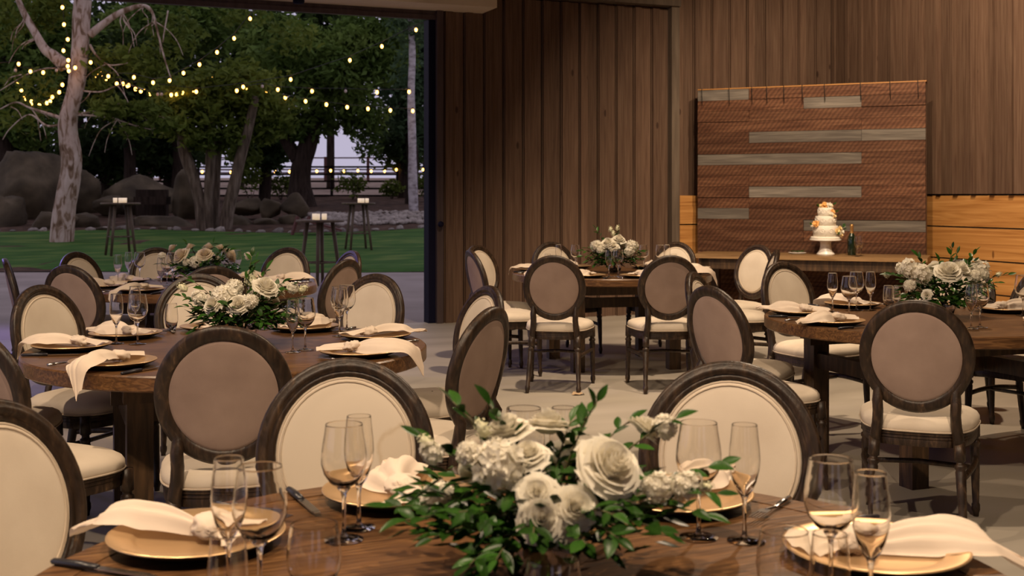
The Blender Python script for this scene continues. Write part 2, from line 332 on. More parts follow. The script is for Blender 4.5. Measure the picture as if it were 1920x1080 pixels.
# ------------------------------------------------------------------ outdoors: ground
def zt_(Z, X=0):
    pts = [(0, -.03), (21.5, -.03), (26, .14), (33, .36), (40, .80), (56, 1.36), (85, 2.7), (140, 3.4)]
    for (a, za), (b, zb) in zip(pts, pts[1:]):
        if Z <= b: return za+(zb-za)*max(0, (Z-a))/(b-a)
    return pts[-1][1]
def ground(name, x0, x1, zfun0, zfun1, nx, nz, mat, dz, label, bumpy=0):
    rows = []
    for i in range(nz+1):
        row = []
        for j in range(nx+1):
            X = x0+(x1-x0)*j/nx; Z = zfun0(X)+(zfun1(X)-zfun0(X))*i/nz
            h = zt_(Z)+(-.012 if i == 0 and name == 'lawn' else dz)+(bumpy*mnoise.noise((X*.6, Z*.6, 3)) if bumpy else 0)
            row.append(W(X, Z, h))
        rows.append(row)
    return struct(MB().grid(rows).build(name, mat), label, 'ground')
near = lambda X: 22.3+.5*math.sin(X*.35)
far = lambda X: 33.5+.06*X+.8*math.sin(X*.5+1)+max(0, X+6)*.25
pt = struct(MB().box(-40, 12, VA+.15, VA+14, -.15, -.035).box(-40, UL-.2, VB-6, VA+.15, -.15, -.035).build('patio', 'patio_concrete', smooth=False), 'pale concrete patio outside the barn opening', 'patio')
ground('lawn', -26, 6, near, far, 60, 40, 'lawn', .035, 'clipped green lawn beyond the patio')
ground('garden_bed', -34, 14, lambda X: 22, lambda X: 58, 60, 40, 'mulch', .0, 'brown mulch bed under the trees', .08)
ground('far_ground', -90, 60, lambda X: 57.5, lambda X: 150, 30, 12, 'far_earth', .0, 'pale bare earth beyond the pasture fence')
def GZ(X, Z): return zt_(Z)+.03

# ------------------------------------------------------------------ boulders and stones
def rock_mesh(name, seed, sx, sy, sz, n=30, m=20, rough=.34, mat='rock'):
    r = random.Random(seed); off = Vector((r.uniform(0, 90), r.uniform(0, 90), r.uniform(0, 90)))
    planes = [(Vector((r.gauss(0, 1), r.gauss(0, 1), r.gauss(0, .8))).normalized(), r.uniform(.58, .88)) for _ in range(16)]
    rows = []
    for i in range(m+1):
        row = []
        for j in range(n):
            d = Vector((math.sin(PI*i/m)*math.cos(2*PI*j/n), math.sin(PI*i/m)*math.sin(2*PI*j/n), -math.cos(PI*i/m)))
            rr = 1.1+rough*mnoise.noise(d*1.6+off)
            for pn, pd in planes:
                c = d.dot(pn)
                if c > .05: rr = min(rr, pd/c)
            rr *= 1+.05*mnoise.noise(d*4+off)+.025*mnoise.noise(d*9+off)
            row.append((d.x*rr*sx, d.y*rr*sy, d.z*rr*sz))
        rows.append(row)
    return MB().grid(rows, closed_u=True).mesh(name, mat)
BOULD = [ # px centre, px top, px base, width px, depth, label
 (52, 283, 415, 150, 38, 'tall pale grey boulder leaning at the left end of the rock wall'),
 (10, 372, 440, 90, 35.5, 'rounded boulder below the tall leaning boulder'),
 (150, 318, 400, 110, 40, 'dark boulder behind the pale sycamore trunk'),
 (255, 326, 415, 150, 40.2, 'broad peaked boulder over the rock fireplace opening'),
 (350, 326, 405, 62, 37.6, 'upright slab boulder beside the multi-trunk tree'),
 (100, 402, 438, 100, 34.6, 'low wedge boulder beside the sycamore base'),
 (165, 397, 434, 60, 35.2, 'small flat boulder behind the sycamore base'),
 (300, 399, 434, 130, 35.4, 'long flat hearth boulder below the fireplace opening'),
 (208, 360, 400, 70, 38.6, 'mid grey boulder left of the fireplace opening'),
 (462, 372, 402, 60, 37.6, 'squared boulder on the low stone wall'),
 (506, 370, 404, 56, 37.4, 'weathered blocky boulder in the low stone wall'),
 (556, 366, 402, 58, 37.2, 'rounded tan boulder at the end of the low stone wall'),
 (445, 405, 432, 60, 35.6, 'lower course block of the stone wall by the tree'),
 (498, 405, 428, 50, 35.6, 'lower course block under the weathered boulder'),
 (545, 404, 428, 46, 35.6, 'lower course block under the rounded tan boulder'),
 (200, 424, 440, 70, 33.8, 'very low stone at the mulch edge by the cocktail table'),
 (306, 422, 434, 24, 33.9, 'little round stone in the mulch before the hearth'),
]
for i, (px, pt_, pb, w, Z, lab) in enumerate(BOULD):
    hz = (PZ(pt_, Z)-PZ(pb, Z)); sx = w/F*Z/2*1.12; me = rock_mesh('boulder', i+3, sx, sx*.8, hz*.62)
    o = obj('boulder', me, None, W(PX(px, Z), Z, PZ(pb, Z)+hz*.42), (0, 0, rnd.uniform(-.5, .5)-TH)); tag(o, lab, 'rock')
fh = MB().bar(W(PX(255, 37.6), 37.6, PZ(376, 37.6)), W(PX(316, 37.6), 37.6, PZ(376, 37.6)), .5, .25).bar(W(PX(257, 38.3), 38.3, PZ(390, 38.3)), W(PX(314, 38.3), 38.3, PZ(390, 38.3)), .3, 1.2)
tag(fh.build('fireplace_lintel', 'bark_dark', smooth=False), 'dark stone fireplace recess framed by boulders', 'fireplace')
sm = [rock_mesh('border_stone', 50+i, 1, .9, .62, 9, 6, .3, 'pebble') for i in range(4)]
for i in range(46):
    X = -17+i*.42+rnd.uniform(-.12, .12); Z = far(X)+rnd.uniform(-.12, .25); s = rnd.uniform(.10, .21)
    o = obj('border_stone', sm[i % 4], None, W(X, Z, GZ(X, Z)+.02), (0, 0, rnd.uniform(0, 6)), (s, s, s*.8))
    tag(o, 'small pale stone edging the far side of the lawn', 'stone', 'stones edging the lawn')
pb = MB(); base = rock_mesh('tmp', 90, 1, 1, .7, 6, 4, .3, 'pebble')
bv = [v.co.copy() for v in base.vertices]; bf = [tuple(p.vertices) for p in base.polygons]
for i in range(900):
    px = rnd.uniform(575, 812); Z = rnd.uniform(35.5, 39.5); X = PX(px, Z); s = rnd.uniform(.05, .15); m = Matrix.Rotation(rnd.uniform(0, 6), 3, 'Z')
    c = W(X, Z, zt_(Z)+.05+.10*mnoise.noise((X, Z, 0))); pb.add([c+(m @ v)*s for v in bv], bf)
tag(stuff(pb.build('river_cobbles', 'pebble')), 'bank of grey river cobbles below the birch trunk', 'cobbles')
adi = thing('adirondack_chair', 'low rust-brown wooden lounge chair lying low at the lawn edge', 'chair', W(PX(600, 31.5), 31.5, GZ(0, 31.5)), -TH)
for a, b in (((-.75, 0, 0), (-.62, .1, .5)), ((-.42, 0, 0), (-.30, .1, .5))): MB().bar(a, b, .1, .06).build('leg', 'fence_red', adi, False)
MB().bar((-.5, .1, .42), (.55, .25, .12), .6, .05).build('seat', 'fence_red', adi, False)

# ------------------------------------------------------------------ trees
def leaves(mb, c, rx, ry, rz, n, size, r, shell=.35):
    for _ in range(n):
        while True:
            d = Vector((r.uniform(-1, 1), r.uniform(-1, 1), r.uniform(-1, 1)))
            if shell**2 < d.length_squared < 1: break
        lump = .75+.5*mnoise.noise(d*2.3+c*.37)
        p = Vector((c.x+d.x*rx*lump, c.y+d.y*ry*lump, c.z+d.z*rz*lump))
        a = Vector((r.gauss(0, 1), r.gauss(0, 1), r.gauss(0, .6)-.3)).normalized(); b = a.cross(Vector((r.gauss(0, 1), r.gauss(0, 1), r.gauss(0, 1)))).normalized()
        s = size*r.uniform(.6, 1.3); k = a.cross(b)*s*.18
        mb.add([p-a*s, p+b*s*.42+k, p+a*s, p-b*s*.42+k], [(0, 1, 2), (0, 2, 3)])
def tree(name, label, trunks, crowns, bark, leafm, seed, base, group='trees beyond the lawn', nseg=9, twigs=()):
    r = random.Random(seed); t = thing(name, label, 'tree', base, 0, group); inv = Matrix.Translation(-Vector(base))
    for path, rad in trunks:
        pts = []; rr = []
        m = len(path)
        for i in range(m-1):
            for k in range(6):
                f = k/6; a = path[max(i-1, 0)]; b = path[i]; c = path[i+1]; d = path[min(i+2, m-1)]
                p = .5*((2*b)+(c-a)*f+(2*a-5*b+4*c-d)*f*f+(3*b-a-3*c+d)*f**3); pts.append(p-Vector(base)); rr.append((rad[i]+(rad[i+1]-rad[i])*f)*(1+.10*mnoise.noise(p*1.7)))
        pts.append(path[-1]-Vector(base)); rr.append(rad[-1])
        MB().tube(pts, rr, nseg).build('trunk' if rad[0] > .1 else 'branch', bark, t)
    mb = MB()
    for c, rx, rz, n, s in crowns: leaves(mb, c-Vector(base), rx, rx*.8, rz, n, s, r)
    if mb.v: stuff(mb.build('foliage', leafm, t))
    return t
def crown(px, py, wx, wy, Z, n, s): return (AT(px, py, Z), wx/F*Z, wy/F*Z, n, s)
def tp(Z, *pts): return [AT(x, y, Z+(p[0] if p else 0)) for x, y, *p in pts]
def pr(Z, *ws): return [w/F*Z/2 for w in ws]
# pale sycamore
ZS = 29
syc_tr = [(tp(ZS, (113, 492), (120, 400), (134, 310), (127, 232), (143, 160), (150, 90), (153, 30), (158, -60), (150, -200)), pr(ZS, 46, 42, 39, 36, 32, 33, 34, 34, 24)),
 (tp(ZS, (122, 124), (100, 104), (84, 92), (66, 62), (40, 14), (20, -40)), pr(ZS, 26, 20, 17, 14, 11, 8)),
 (tp(ZS, (168, 66), (195, 44), (225, 24), (265, 11), (285, 22), (298, 70), (310, 115), (322, 152)), pr(ZS, 15, 13, 11, 8, 5, 4, 3, 2)),
 (tp(ZS, (116, 222), (85, 212), (55, 202), (30, 192), (0, 205)), pr(ZS, 8, 6, 4.5, 3.5, 2.5)),
 (tp(ZS, (140, 215), (175, 208), (205, 196), (250, 196), (285, 204)), pr(ZS, 6, 4, 3, 2.5, 1.5)),
 (tp(ZS, (142, 215), (205, 220), (245, 233), (288, 242), (294, 218), (330, 232)), pr(ZS, 5, 3.5, 3, 2.5, 2, 1)),
 (tp(ZS, (120, 232), (88, 236), (55, 215), (20, 240), (5, 262)), pr(ZS, 5, 4, 3, 2, 1.5)),
 (tp(ZS, (168, 84), (182, 105), (205, 122), (240, 118)), pr(ZS, 6, 4, 3, 2)),
 (tp(ZS, (130, 130), (90, 128), (50, 140), (0, 170)), pr(ZS, 4, 3, 2.5, 2)),
 (tp(ZS, (315, 20), (308, 60), (305, 80)), pr(ZS, 3, 2.5, 2)),
 (tp(ZS, (150, 170), (190, 172), (230, 158), (270, 168)), pr(ZS, 4, 3, 2, 1.5))]
syc_cr = [crown(20, 30, 60, 70, ZS+.8, 330, .12), crown(90, 20, 50, 50, ZS+1, 320, .12), crown(60, 165, 85, 55, ZS+.6, 190, .11), crown(215, 108, 75, 34, ZS+.4, 260, .11),
 crown(280, 125, 75, 55, ZS+.5, 520, .11), crown(215, 205, 70, 24, ZS, 360, .11), crown(270, 205, 60, 20, ZS, 240, .11), crown(310, 230, 44, 18, ZS, 160, .11), crown(250, 245, 50, 18, ZS, 140, .11),
 crown(30, 215, 75, 50, ZS+.5, 190, .11), crown(330, 60, 70, 60, ZS+.6, 300, .11), crown(150, -90, 190, 70, ZS, 600, .13), crown(460, 30, 70, 30, ZS+2, 200, .11), crown(550, 70, 70, 45, ZS+3, 240, .11), crown(190, 160, 40, 60, ZS+.3, 200, .11)]
tw = random.Random(77)
for k in range(34):
    x0, y0 = tw.choice([(20, 200), (60, 205), (90, 215), (45, 30), (70, 70), (190, 50), (230, 25), (270, 12), (290, 40), (300, 80), (200, 198), (240, 196), (220, 224), (260, 236), (200, 120), (40, 140), (15, 170), (170, 172), (220, 160), (285, 240)])
    dx = tw.uniform(-55, 55); dy = tw.uniform(10, 70)
    syc_tr.append((tp(ZS, (x0, y0), (x0+dx*.4+tw.uniform(-8, 8), y0+dy*.25), (x0+dx*.8, y0+dy*.6), (x0+dx, y0+dy)), pr(ZS, 2.6, 2.0, 1.5, .8)))
tree('sycamore_tree', 'pale mottled sycamore hung with string lights on the lawn', syc_tr, syc_cr, 'bark_pale', 'leaf_yellow', 1, W(PX(113, ZS), ZS, GZ(0, ZS)), nseg=14)
# multi trunk tree
ZM = 34
tree('multi_trunk_tree', 'multi-trunked tree with leaning grey-brown stems by the rock wall', [
 (tp(ZM, (381, 440), (375, 380), (362, 330), (345, 280), (335, 200)), pr(ZM, 24, 22, 24, 22, 16)),
 (tp(ZM, (393, 440), (391, 380), (394, 320), (396, 260), (392, 180)), pr(ZM, 20, 19, 20, 18, 14)),
 (tp(ZM, (404, 438, .6), (405, 380, .6), (408, 320, .6), (412, 250, .6)), pr(ZM, 14, 14, 13, 12)),
 (tp(ZM, (422, 440), (428, 395), (440, 345), (450, 300), (466, 240), (480, 180)), pr(ZM, 26, 24, 23, 22, 19, 14))],
 [crown(350, 200, 90, 75, ZM, 2600, .13), crown(440, 180, 110, 85, ZM+.5, 3400, .13), crown(400, 255, 90, 40, ZM, 1000, .12), crown(500, 225, 70, 55, ZM+1, 1300, .13), crown(455, 290, 45, 40, ZM+1.5, 420, .12)],
 'bark_brown', 'leaf_yellow', 2, W(PX(400, ZM), ZM, GZ(0, ZM)))
ZD = 45
tree('broad_dark_tree', 'broad tree with one thick dark forked trunk before the fence', [
 (tp(ZD, (566, 392), (563, 350), (566, 310), (578, 270), (590, 220), (600, 150)), pr(ZD, 62, 42, 38, 36, 28, 18)),
 (tp(ZD, (556, 300), (540, 270), (520, 230), (505, 180)), pr(ZD, 24, 24, 18, 12))],
 [crown(600, 130, 150, 105, ZD-1, 6500, .17), crown(520, 90, 110, 90, ZD, 3000, .17), crown(690, 90, 110, 90, ZD, 3600, .17), crown(560, 235, 90, 40, ZD, 1400, .16), crown(670, 215, 70, 50, ZD, 1500, .15), crown(690, 265, 36, 48, ZD+1, 380, .12)],
 'bark_dark', 'leaf_green', 3, W(PX(565, ZD), ZD, GZ(0, ZD)))
tree('birch_tree', 'slim white-barked tree standing by the river cobbles', [
 (tp(40, (776, 404), (774, 340), (773, 260), (771, 180), (773, 100), (770, 20), (772, -60)), pr(40, 19, 17, 15, 14, 13, 11, 8))],
 [crown(770, 30, 70, 80, 40, 900, .13), crown(760, 130, 40, 60, 41, 260, .12)], 'bark_birch', 'leaf_blue', 4, W(PX(776, 40), 40, GZ(0, 40)))
tree('pine_tree', 'dark evergreen rising behind the leaning boulder', [(tp(43, (12, 400), (10, 300), (6, 150), (5, 0)), pr(43, 40, 34, 24, 12))],
 [crown(20, 130, 130, 170, 43, 5200, .17), crown(90, 60, 110, 110, 44, 2600, .17), crown(60, 240, 80, 50, 43, 900, .15)], 'bark_dark', 'leaf_green', 5, W(PX(12, 43), 43, GZ(0, 43)))
for i, (px, py, wx, wy, Z, n, lm, lab) in enumerate([
  (240, 170, 120, 140, 47, 4200, 'leaf_dark', 'dense dark evergreen tree behind the rock fireplace'),
  (330, 40, 170, 110, 49, 4600, 'leaf_green', 'tall green tree behind the drooping sycamore branch'),
  (770, 150, 70, 150, 48, 2600, 'leaf_blue', 'bluish green tree behind the white birch trunk'),
  (150, 120, 120, 150, 52, 3000, 'leaf_dark', 'dark tree behind the pale sycamore trunk'),
  (195, 290, 115, 55, 50, 3600, 'leaf_dark', 'low dark bush behind the peaked boulder'),
  (315, 285, 100, 58, 50, 3200, 'leaf_dark', 'low dark bush behind the upright slab boulder'),
  (40, 285, 90, 55, 51, 2200, 'leaf_dark', 'low dark bush behind the leaning boulder'),
  (495, 275, 85, 55, 51, 2000, 'leaf_dark', 'low dark bush left of the thick trunk'),
  (755, 260, 75, 75, 54, 2200, 'leaf_dark', 'hanging dark bush beside the birch')]):
    tree('background_tree', lab, [(tp(Z, (px, 395), (px+4, 300), (px-4, 200), (px, 80)), pr(Z, 24, 22, 18, 8))], [crown(px, py, wx, wy, Z, n, .2)], 'bark_dark', lm, 20+i, W(PX(px, Z), Z, GZ(0, Z)))
for i, (px, lab) in enumerate([(-60, 'first'), (110, 'second'), (280, 'third'), (450, 'fourth'), (620, 'fifth'), (800, 'sixth')]):
    Z = 66; tree('far_tree', lab+' tree of the far tree line counted from the leaning boulder side', [(tp(Z, (px, 355), (px, 200), (px, 60)), pr(Z, 16, 14, 8))],
      [crown(px, 90, 130, 175, Z, 3000, .34)], 'bark_dark', 'leaf_dark', 40+i, W(PX(px, Z), Z, zt_(Z)), 'far tree line')
for i, (px, py, wx, wy, Z, lab) in enumerate([(527, 345, 40, 26, 52, 'yellow-green shrub before the fence left of the thick trunk'), (660, 345, 40, 28, 52, 'yellow-green shrub before the fence between trunk and birch'),
   (735, 352, 30, 20, 53, 'small shrub at the fence beside the white birch'), (800, 345, 30, 30, 50, 'green shrub at the fence behind the door jamb'), (470, 330, 36, 36, 50, 'shrub with yellowing leaves behind the leaning stem')]):
    t = thing('shrub', lab, 'shrub', W(PX(px, Z), Z, zt_(Z)-.1), 0, 'shrubs along the fence'); mb = MB(); r = random.Random(70+i)
    leaves(mb, AT(px, py, Z)-t.location, wx/F*Z, wx/F*Z*.7, wy/F*Z, 420, .11, r, 0); stuff(mb.build('foliage', 'leaf_yellow', t))
    sm_ = MB()
    for k in range(5): sm_.tube([(0, 0, 0), (rnd.uniform(-.4, .4), rnd.uniform(-.3, .3), .9)], [.02, .01], 5)
    sm_.build('stem', 'bark_brown', t)

# ------------------------------------------------------------------ fences, far pale wall
def fence(name, label, Z, px0, px1, posts, rails, mat, pw, zb):
    t = thing(name, label, 'fence', W(PX(px0, Z), Z, zt_(Z)))
    inv = -t.location
    for px in posts: MB().bar(AT(px, zb[0], Z)+inv, AT(px, zb[1], Z)+inv, pw, pw, (0, 1, 0)).build('post', mat, t, False)
    for y in rails: MB().bar(AT(px0, y, Z)+inv, AT(px1, y, Z)+inv, .06, .085).build('rail', mat, t, False)
fence('pasture_fence', 'dark five-rail pasture fence behind the thick trunk', 56, 190, 830, (250, 372, 495, 622, 745, 868), (313, 327, 340, 353.5, 367), 'fence_metal', .11, (310, 371))
fence('arena_rail', 'rust-red far arena rail beyond the dark pasture fence', 78, 150, 830, (300, 400, 500, 610, 690, 800), (296, 318, 324), 'fence_red', .16, (294, 340))
# ------------------------------------------------------------------ string lights
bul = MB().ball((0, 0, 0), .036, 10, 8, (1, 1, 1.3)).mesh('bulb', 'bulb'); bul2 = MB().ball((0, 0, 0), .034, 10, 8, (1, 1, 1.3)).mesh('bulb', 'bulb_off')
sok = MB().tube([(0, 0, .04), (0, 0, .085)], .016, 6).mesh('socket', 'cord')
def string(label, Z0, Z1, pts, off=(), lead=None, tail=None):
    n = len(pts); P = []
    t = thing('string_light', label, 'string light', AT(pts[0][0], pts[0][1], Z0), 0, 'warm string lights over the lawn'); inv = -t.location
    for i, (x, y) in enumerate(pts):
        Z = Z0+(Z1-Z0)*i/max(1, n-1); p = AT(x, y, Z)+inv; P.append(p+Vector((0, 0, .085)))
        s = Z/22.
        b = obj('bulb', bul2 if i in off else bul, t, p, None, max(.62, min(1.5, s*.80))); obj('socket', sok, b)
    if lead: P.insert(0, AT(lead[0], lead[1], Z0)+inv)
    if tail: P.append(AT(tail[0], tail[1], Z1)+inv)
    MB().tube(P, .007, 4).build('cord', 'cord', t)
string('light string sweeping from the lintel down to the sycamore trunk', 20, 28.5, [(469, 35), (439, 72), (407, 98), (374, 121), (344, 137), (318, 151), (287, 155), (251, 145), (203, 143), (170, 117)], (), (500, 5), (150, 105))
string('light string climbing from mid garden to the lintel corner', 28.9, 20, [(368, 172), (456, 163), (545, 149), (656, 113), (716, 87), (780, 56)], (), (150, 140), (815, 34))
string('upper long light string running to the birch trunk', 30, 38, [(444, 170), (492, 162), (521, 168), (585, 171), (648, 171), (707, 173), (767, 172)], (1, 4))
string('lower long light string running to the birch trunk', 34, 39, [(462, 166), (500, 175), (535, 183), (573, 190), (612, 196), (651, 201), (690, 204), (732, 207), (774, 208)])
string('light string hanging straight down beside the sycamore trunk', 27, 28, [(117, 14), (120, 46), (127, 74), (119, 95), (128, 113), (127, 124)], (), (115, -20))
string('short light string level with the sycamore fork', 28, 28.4, [(-5, 125), (35, 120), (29, 132), (57, 134), (81, 136), (106, 132), (129, 133), (141, 127)], (2, 5))
string('drooping light swag left of the sycamore trunk', 32, 29.2, [(32, 158), (40, 169), (45, 178), (48, 185), (59, 190), (62, 195), (74, 197), (88, 193), (94, 190), (98, 182), (111, 173), (117, 159)], (), None, (138, 140))
string('longer drooping light swag right of the sycamore trunk', 29.5, 35, [(136, 137), (141, 137), (178, 142), (193, 145), (198, 150), (219, 157), (231, 157), (239, 161), (254, 167), (264, 171), (282, 176), (296, 177), (303, 177), (321, 178), (331, 177), (342, 174), (352, 171), (362, 169), (368, 161), (380, 157), (386, 150), (397, 143)], (11, 12))
string('shorter drooping light swag right of the sycamore trunk', 29.5, 34, [(160, 134), (183, 136), (189, 131), (241, 160), (264, 160), (269, 166), (310, 172)])
string('low light string along the dark pasture fence', 54, 54, [(206, 325), (236, 325), (295, 324), (322, 324), (379, 322), (433, 323), (461, 323), (516, 322), (543, 322), (594, 321), (620, 320), (645, 321), (671, 320), (696, 321), (721, 321), (743, 318), (793, 318)], (0, 2))

# ------------------------------------------------------------------ cocktail tables with candles
cand = MB().lathe([(0, 0), (.032, 0), (.034, .075), (.030, .078), (.028, .02), (0, .02)], 14).mesh('holder', 'votive_glass'); wax = MB().lathe([(0, .01), (.026, .012), (.026, .055), (0, .058)], 12).mesh('wax', 'wax')
def cocktail(px, ytop, Z, rz, label, cands, where, dia=.78):
    zt = PZ(ytop, Z); g = zt-1.07
    t = thing('cocktail_table', label, 'table', W(PX(px, Z), Z, g), rz, 'cocktail tables on the lawn')
    MB().lathe([(0, 1.03), (dia/2-.02, 1.03), (dia/2, 1.038), (dia/2, 1.062), (dia/2-.01, 1.07), (0, 1.07)], 28).build('table_top', 'bar_wood', t)
    for k in range(4):
        a = R(45+90*k); MB().tube([(.20*math.cos(a), .20*math.sin(a), 1.04), (.34*math.cos(a), .34*math.sin(a), 0)], [.034, .026], 8).build('leg', 'bar_wood', t)
    ring = [(.285*math.cos(R(45+90*k)), .285*math.sin(R(45+90*k)), .38) for k in range(4)]
    fr = MB()
    for k in range(4): fr.tube([ring[k], ring[(k+1) % 4]], .013, 6)
    fr.build('footrest', 'bar_wood', t)
    for i, cx in enumerate(cands):
        zz = Z+(-.12 if i % 2 else .08)
        c = thing('votive_candle', 'small white votive candle on the '+where, 'candle', W(PX(cx, zz), zz, zt), 0, 'votive candles on the '+where)
        s = 1.25; obj('holder', cand, c, None, None, s); obj('wax', wax, c, None, None, s)
cocktail(226, 380, 23.8, R(10), 'cocktail table in front of the rock fireplace', (216, 226, 234), 'cocktail table before the fireplace')
cocktail(600, 412, 19.0, R(25), 'cocktail table closest to the patio edge', (590, 595, 608), 'cocktail table at the patio edge')
cocktail(672, 380, 26.4, R(0), 'cocktail table in front of the river cobbles', (674, 680, 688), 'cocktail table before the cobbles', .76)

# ------------------------------------------------------------------ reclaimed plank backdrop, console, cake
PL = Vector((2.20, 13.85)); PR = Vector((4.50, 12.75)); pd_ = (PR-PL); PLEN = pd_.length; PA = math.atan2(pd_.y, pd_.x)
bd = thing('plank_backdrop', 'tall freestanding backdrop of mixed brown and grey reclaimed planks', 'backdrop', W(PL.x, PL.y), PA-TH)
MB().box(0, PLEN, .03, .09, 0, 2.64).build('backing_frame', 'board', bd, False)
MB().box(-.005, PLEN+.005, -.012, .095, 2.642, 2.655).build('top_cap', 'fir_timber', bd, False)
fr = [0, (1409-1309)/430, (1514-1309)/430, (1623-1309)/430, 1]
fr = [0, .24, .485, .735, 1]
rows_ = [[(0, 1, 1), (1, 4, 0)], [(0, 2, 0), (2, 3, 1), (3, 4, 0)], [(0, 1, 0), (1, 4, 0)], [(0, 3, 0), (3, 4, 0)], [(0, 1, 0), (1, 3, 1), (3, 4, 1)], [(0, 4, 0)], [(0, 3, 1), (3, 4, 0)], [(0, 1, 0), (1, 4, 0)], [(0, 1, 0), (1, 4, 0)],
  [(0, 1, 0), (1, 3, 1), (3, 4, 0)], [(0, 1, 0), (1, 4, 0)], [(0, 1, 1), (1, 4, 0)], [(0, 2, 0), (2, 4, 1)], [(0, 2, 0), (2, 4, 0)], [(0, 3, 0), (3, 4, 0)], [(0, 4, 0)], [(0, 2, 0), (2, 4, 0)], [(0, 4, 0)], [(0, 1, 0), (1, 4, 0)], [(0, 4, 0)], [(0, 2, 0), (2, 4, 0)]]
ph = 2.64/21
for i, row in enumerate(rows_):
    z1 = 2.64-i*ph
    for a, b, g in row:
        pr_ = rnd.uniform(.0, .014)-(.006 if g else 0); x0 = fr[a]*PLEN; x1 = fr[b]*PLEN
        o = MB().box(0, x1-x0-.003, -.022-pr_, .03, 0, ph-.003).build('plank', 'grey_plank' if g else 'sawn_plank', bd, False); o.location = (x0, 0, z1-ph)
for k, px in enumerate((1318, 1373, 1418, 1447, 1480, 1515, 1557, 1623, 1676, 1725)):
    x = (px-1309)/430*PLEN; MB().tube([(x, -.045, 2.66), (x+.003, -.05, 2.60), (x+.008, -.05, 2.46)], .004, 4).build('hook', 'cord', bd)
# console
CA = -TH
cn = thing('console_table', 'long brown wooden console table carrying the wedding cake', 'table', W(4.25, 12.0), CA-TH)
CL, CDp = 2.44, .72
MB().box(-CL, 0, 0, CDp, .715, .76).build('table_top', 'console_wood' if 'console_wood' in MATS else 'table_wood_light' if 'table_wood_light' in MATS else 'bar_wood', cn, False)
MB().box(-CL+.08, -.08, .05, .08, .60, .714).box(-CL+.08, -.08, CDp-.08, CDp-.05, .60, .714).build('apron', 'table_wood_dark', cn, False)
for x in (-CL+.06, -.17):
    for y in (.05, CDp-.16): MB().box(x, x+.11, y, y+.11, 0, .714).build('leg', 'table_wood_dark', cn, False)
MB().box(-CL+.16, -.16, .30, .38, .12, .20).build('stretcher', 'table_wood_dark', cn, False)
def on_console(px, Z, z=.76): return W(PX(px, Z), Z, z)
def flower_head(mb, c, r, rr, n=9, cup=.5, nrm=Vector((0, -1, .3))):
    nrm = nrm.normalized(); a = nrm.cross(Vector((0, 0, 1))).normalized(); b = nrm.cross(a)
    for k in range(n):
        th = 2*PI*k/n+rr.uniform(-.2, .2); d = a*math.cos(th)+b*math.sin(th); s = nrm.cross(d); w = r*.42; L_ = r*rr.uniform(.85, 1.1)
        mb.add([c, c+d*L_*.55+s*w+nrm*r*cup*.35, c+d*L_+nrm*r*cup, c+d*L_*.55-s*w+nrm*r*cup*.35, c+d*L_*.55+nrm*r*cup*.15], [(0, 1, 4), (1, 2, 4), (2, 3, 4), (3, 0, 4)])
cakep = on_console(1548, 12.75)
st = thing('cake_stand', 'white pedestal cake stand on the console table', 'cake stand', cakep)
MB().lathe([(0, 0), (.098, 0), (.095, .012), (.07, .04), (.058, .09), (.058, .135), (.075, .15), (0, .15)], 32).build('pedestal', 'china', st)
MB().lathe([(0, .151), (.160, .151), (.168, .158), (.168, .170), (0, .170)], 40).build('plate', 'china', st)
ck = thing('wedding_cake', 'three-tier white wedding cake with orange and cream flowers', 'cake', cakep+Vector((0, 0, .1705)), -TH)
MB().lathe([(0, 0), (.158, 0), (.160, .02), (.150, .028), (0, .03)], 40).build('cake_board', 'icing', ck)
for r_, z0, z1 in ((.132, .03, .145), (.110, .146, .250), (.082, .251, .340)):
    tr_ = MB().lathe([(0, z0), (r_, z0), (r_, z1-.008), (r_-.003, z1-.002), (r_-.009, z1), (0, z1)], 44).build('tier', 'icing', ck)
    sw = MB()
    for k in range(9):
        a = 2*PI*k/9; zc = (z0+z1)/2
        pts = []
        for q in range(15):
            th = q/14*2.6*PI; rr = .03*(1-q/18); aa = a+rr*math.cos(th)/r_; pts.append(((r_+.001)*math.cos(aa), (r_+.001)*math.sin(aa), zc+rr*math.sin(th)))
        sw.tube(pts, .0035, 5)
    sw.build('piped_scroll', 'icing', tr_)
rr = random.Random(5)
for (x, z, r_, y, cols) in ((-.02, .365, .040, -.03, 'o'), (-.055, .355, .03, -.02, 'p'), (.03, .365, .040, -.04, 'w'), (.0, .38, .03, .04, 'o'), (.055, .36, .028, -.01, 'p'), (.052, .298, .034, -.075, 'o'), (.035, .272, .030, -.095, 'w'), (.072, .25, .026, -.085, 'p'),
      (-.125, .165, .046, -.07, 'o'), (-.16, .145, .022, -.06, 'w'), (.098, .085, .040, -.105, 'p'), (.135, .115, .034, -.07, 'p'), (.15, .08, .04, -.075, 'w'), (.14, .045, .034, -.085, 'p'), (.115, .06, .03, -.1, 'w')):
    mb = MB(); c = Vector((x, y, z)); nr = Vector((x, y-.12, .1))
    for q in range(3): flower_head(mb, c+nr.normalized()*.004*q, r_*(1-.25*q), rr, 7, .25+.35*q, nr)
    mb.build('sugar_flower', {'o': 'petal_orange', 'p': 'petal_peach', 'w': 'petal_white'}[cols], ck)
lf = MB()
for (x, y, z) in ((.075, -.02, .37), (-.07, -.02, .35), (.085, -.06, .29), (.155, -.07, .13), (.17, -.05, .1), (-.15, -.06, .15), (.09, -.12, .05), (.16, -.05, .145)):
    for k in range(3):
        d = Vector((x, y*.3, rr.uniform(.02, .1))).normalized()*.05; s = Vector((rr.uniform(-1, 1), rr.uniform(-1, 1), rr.uniform(-1, 1))).normalized()*.012; c = Vector((x, y, z))
        lf.add([c, c+d*.5+s, c+d, c+d*.5-s], [(0, 1, 2), (0, 2, 3)])
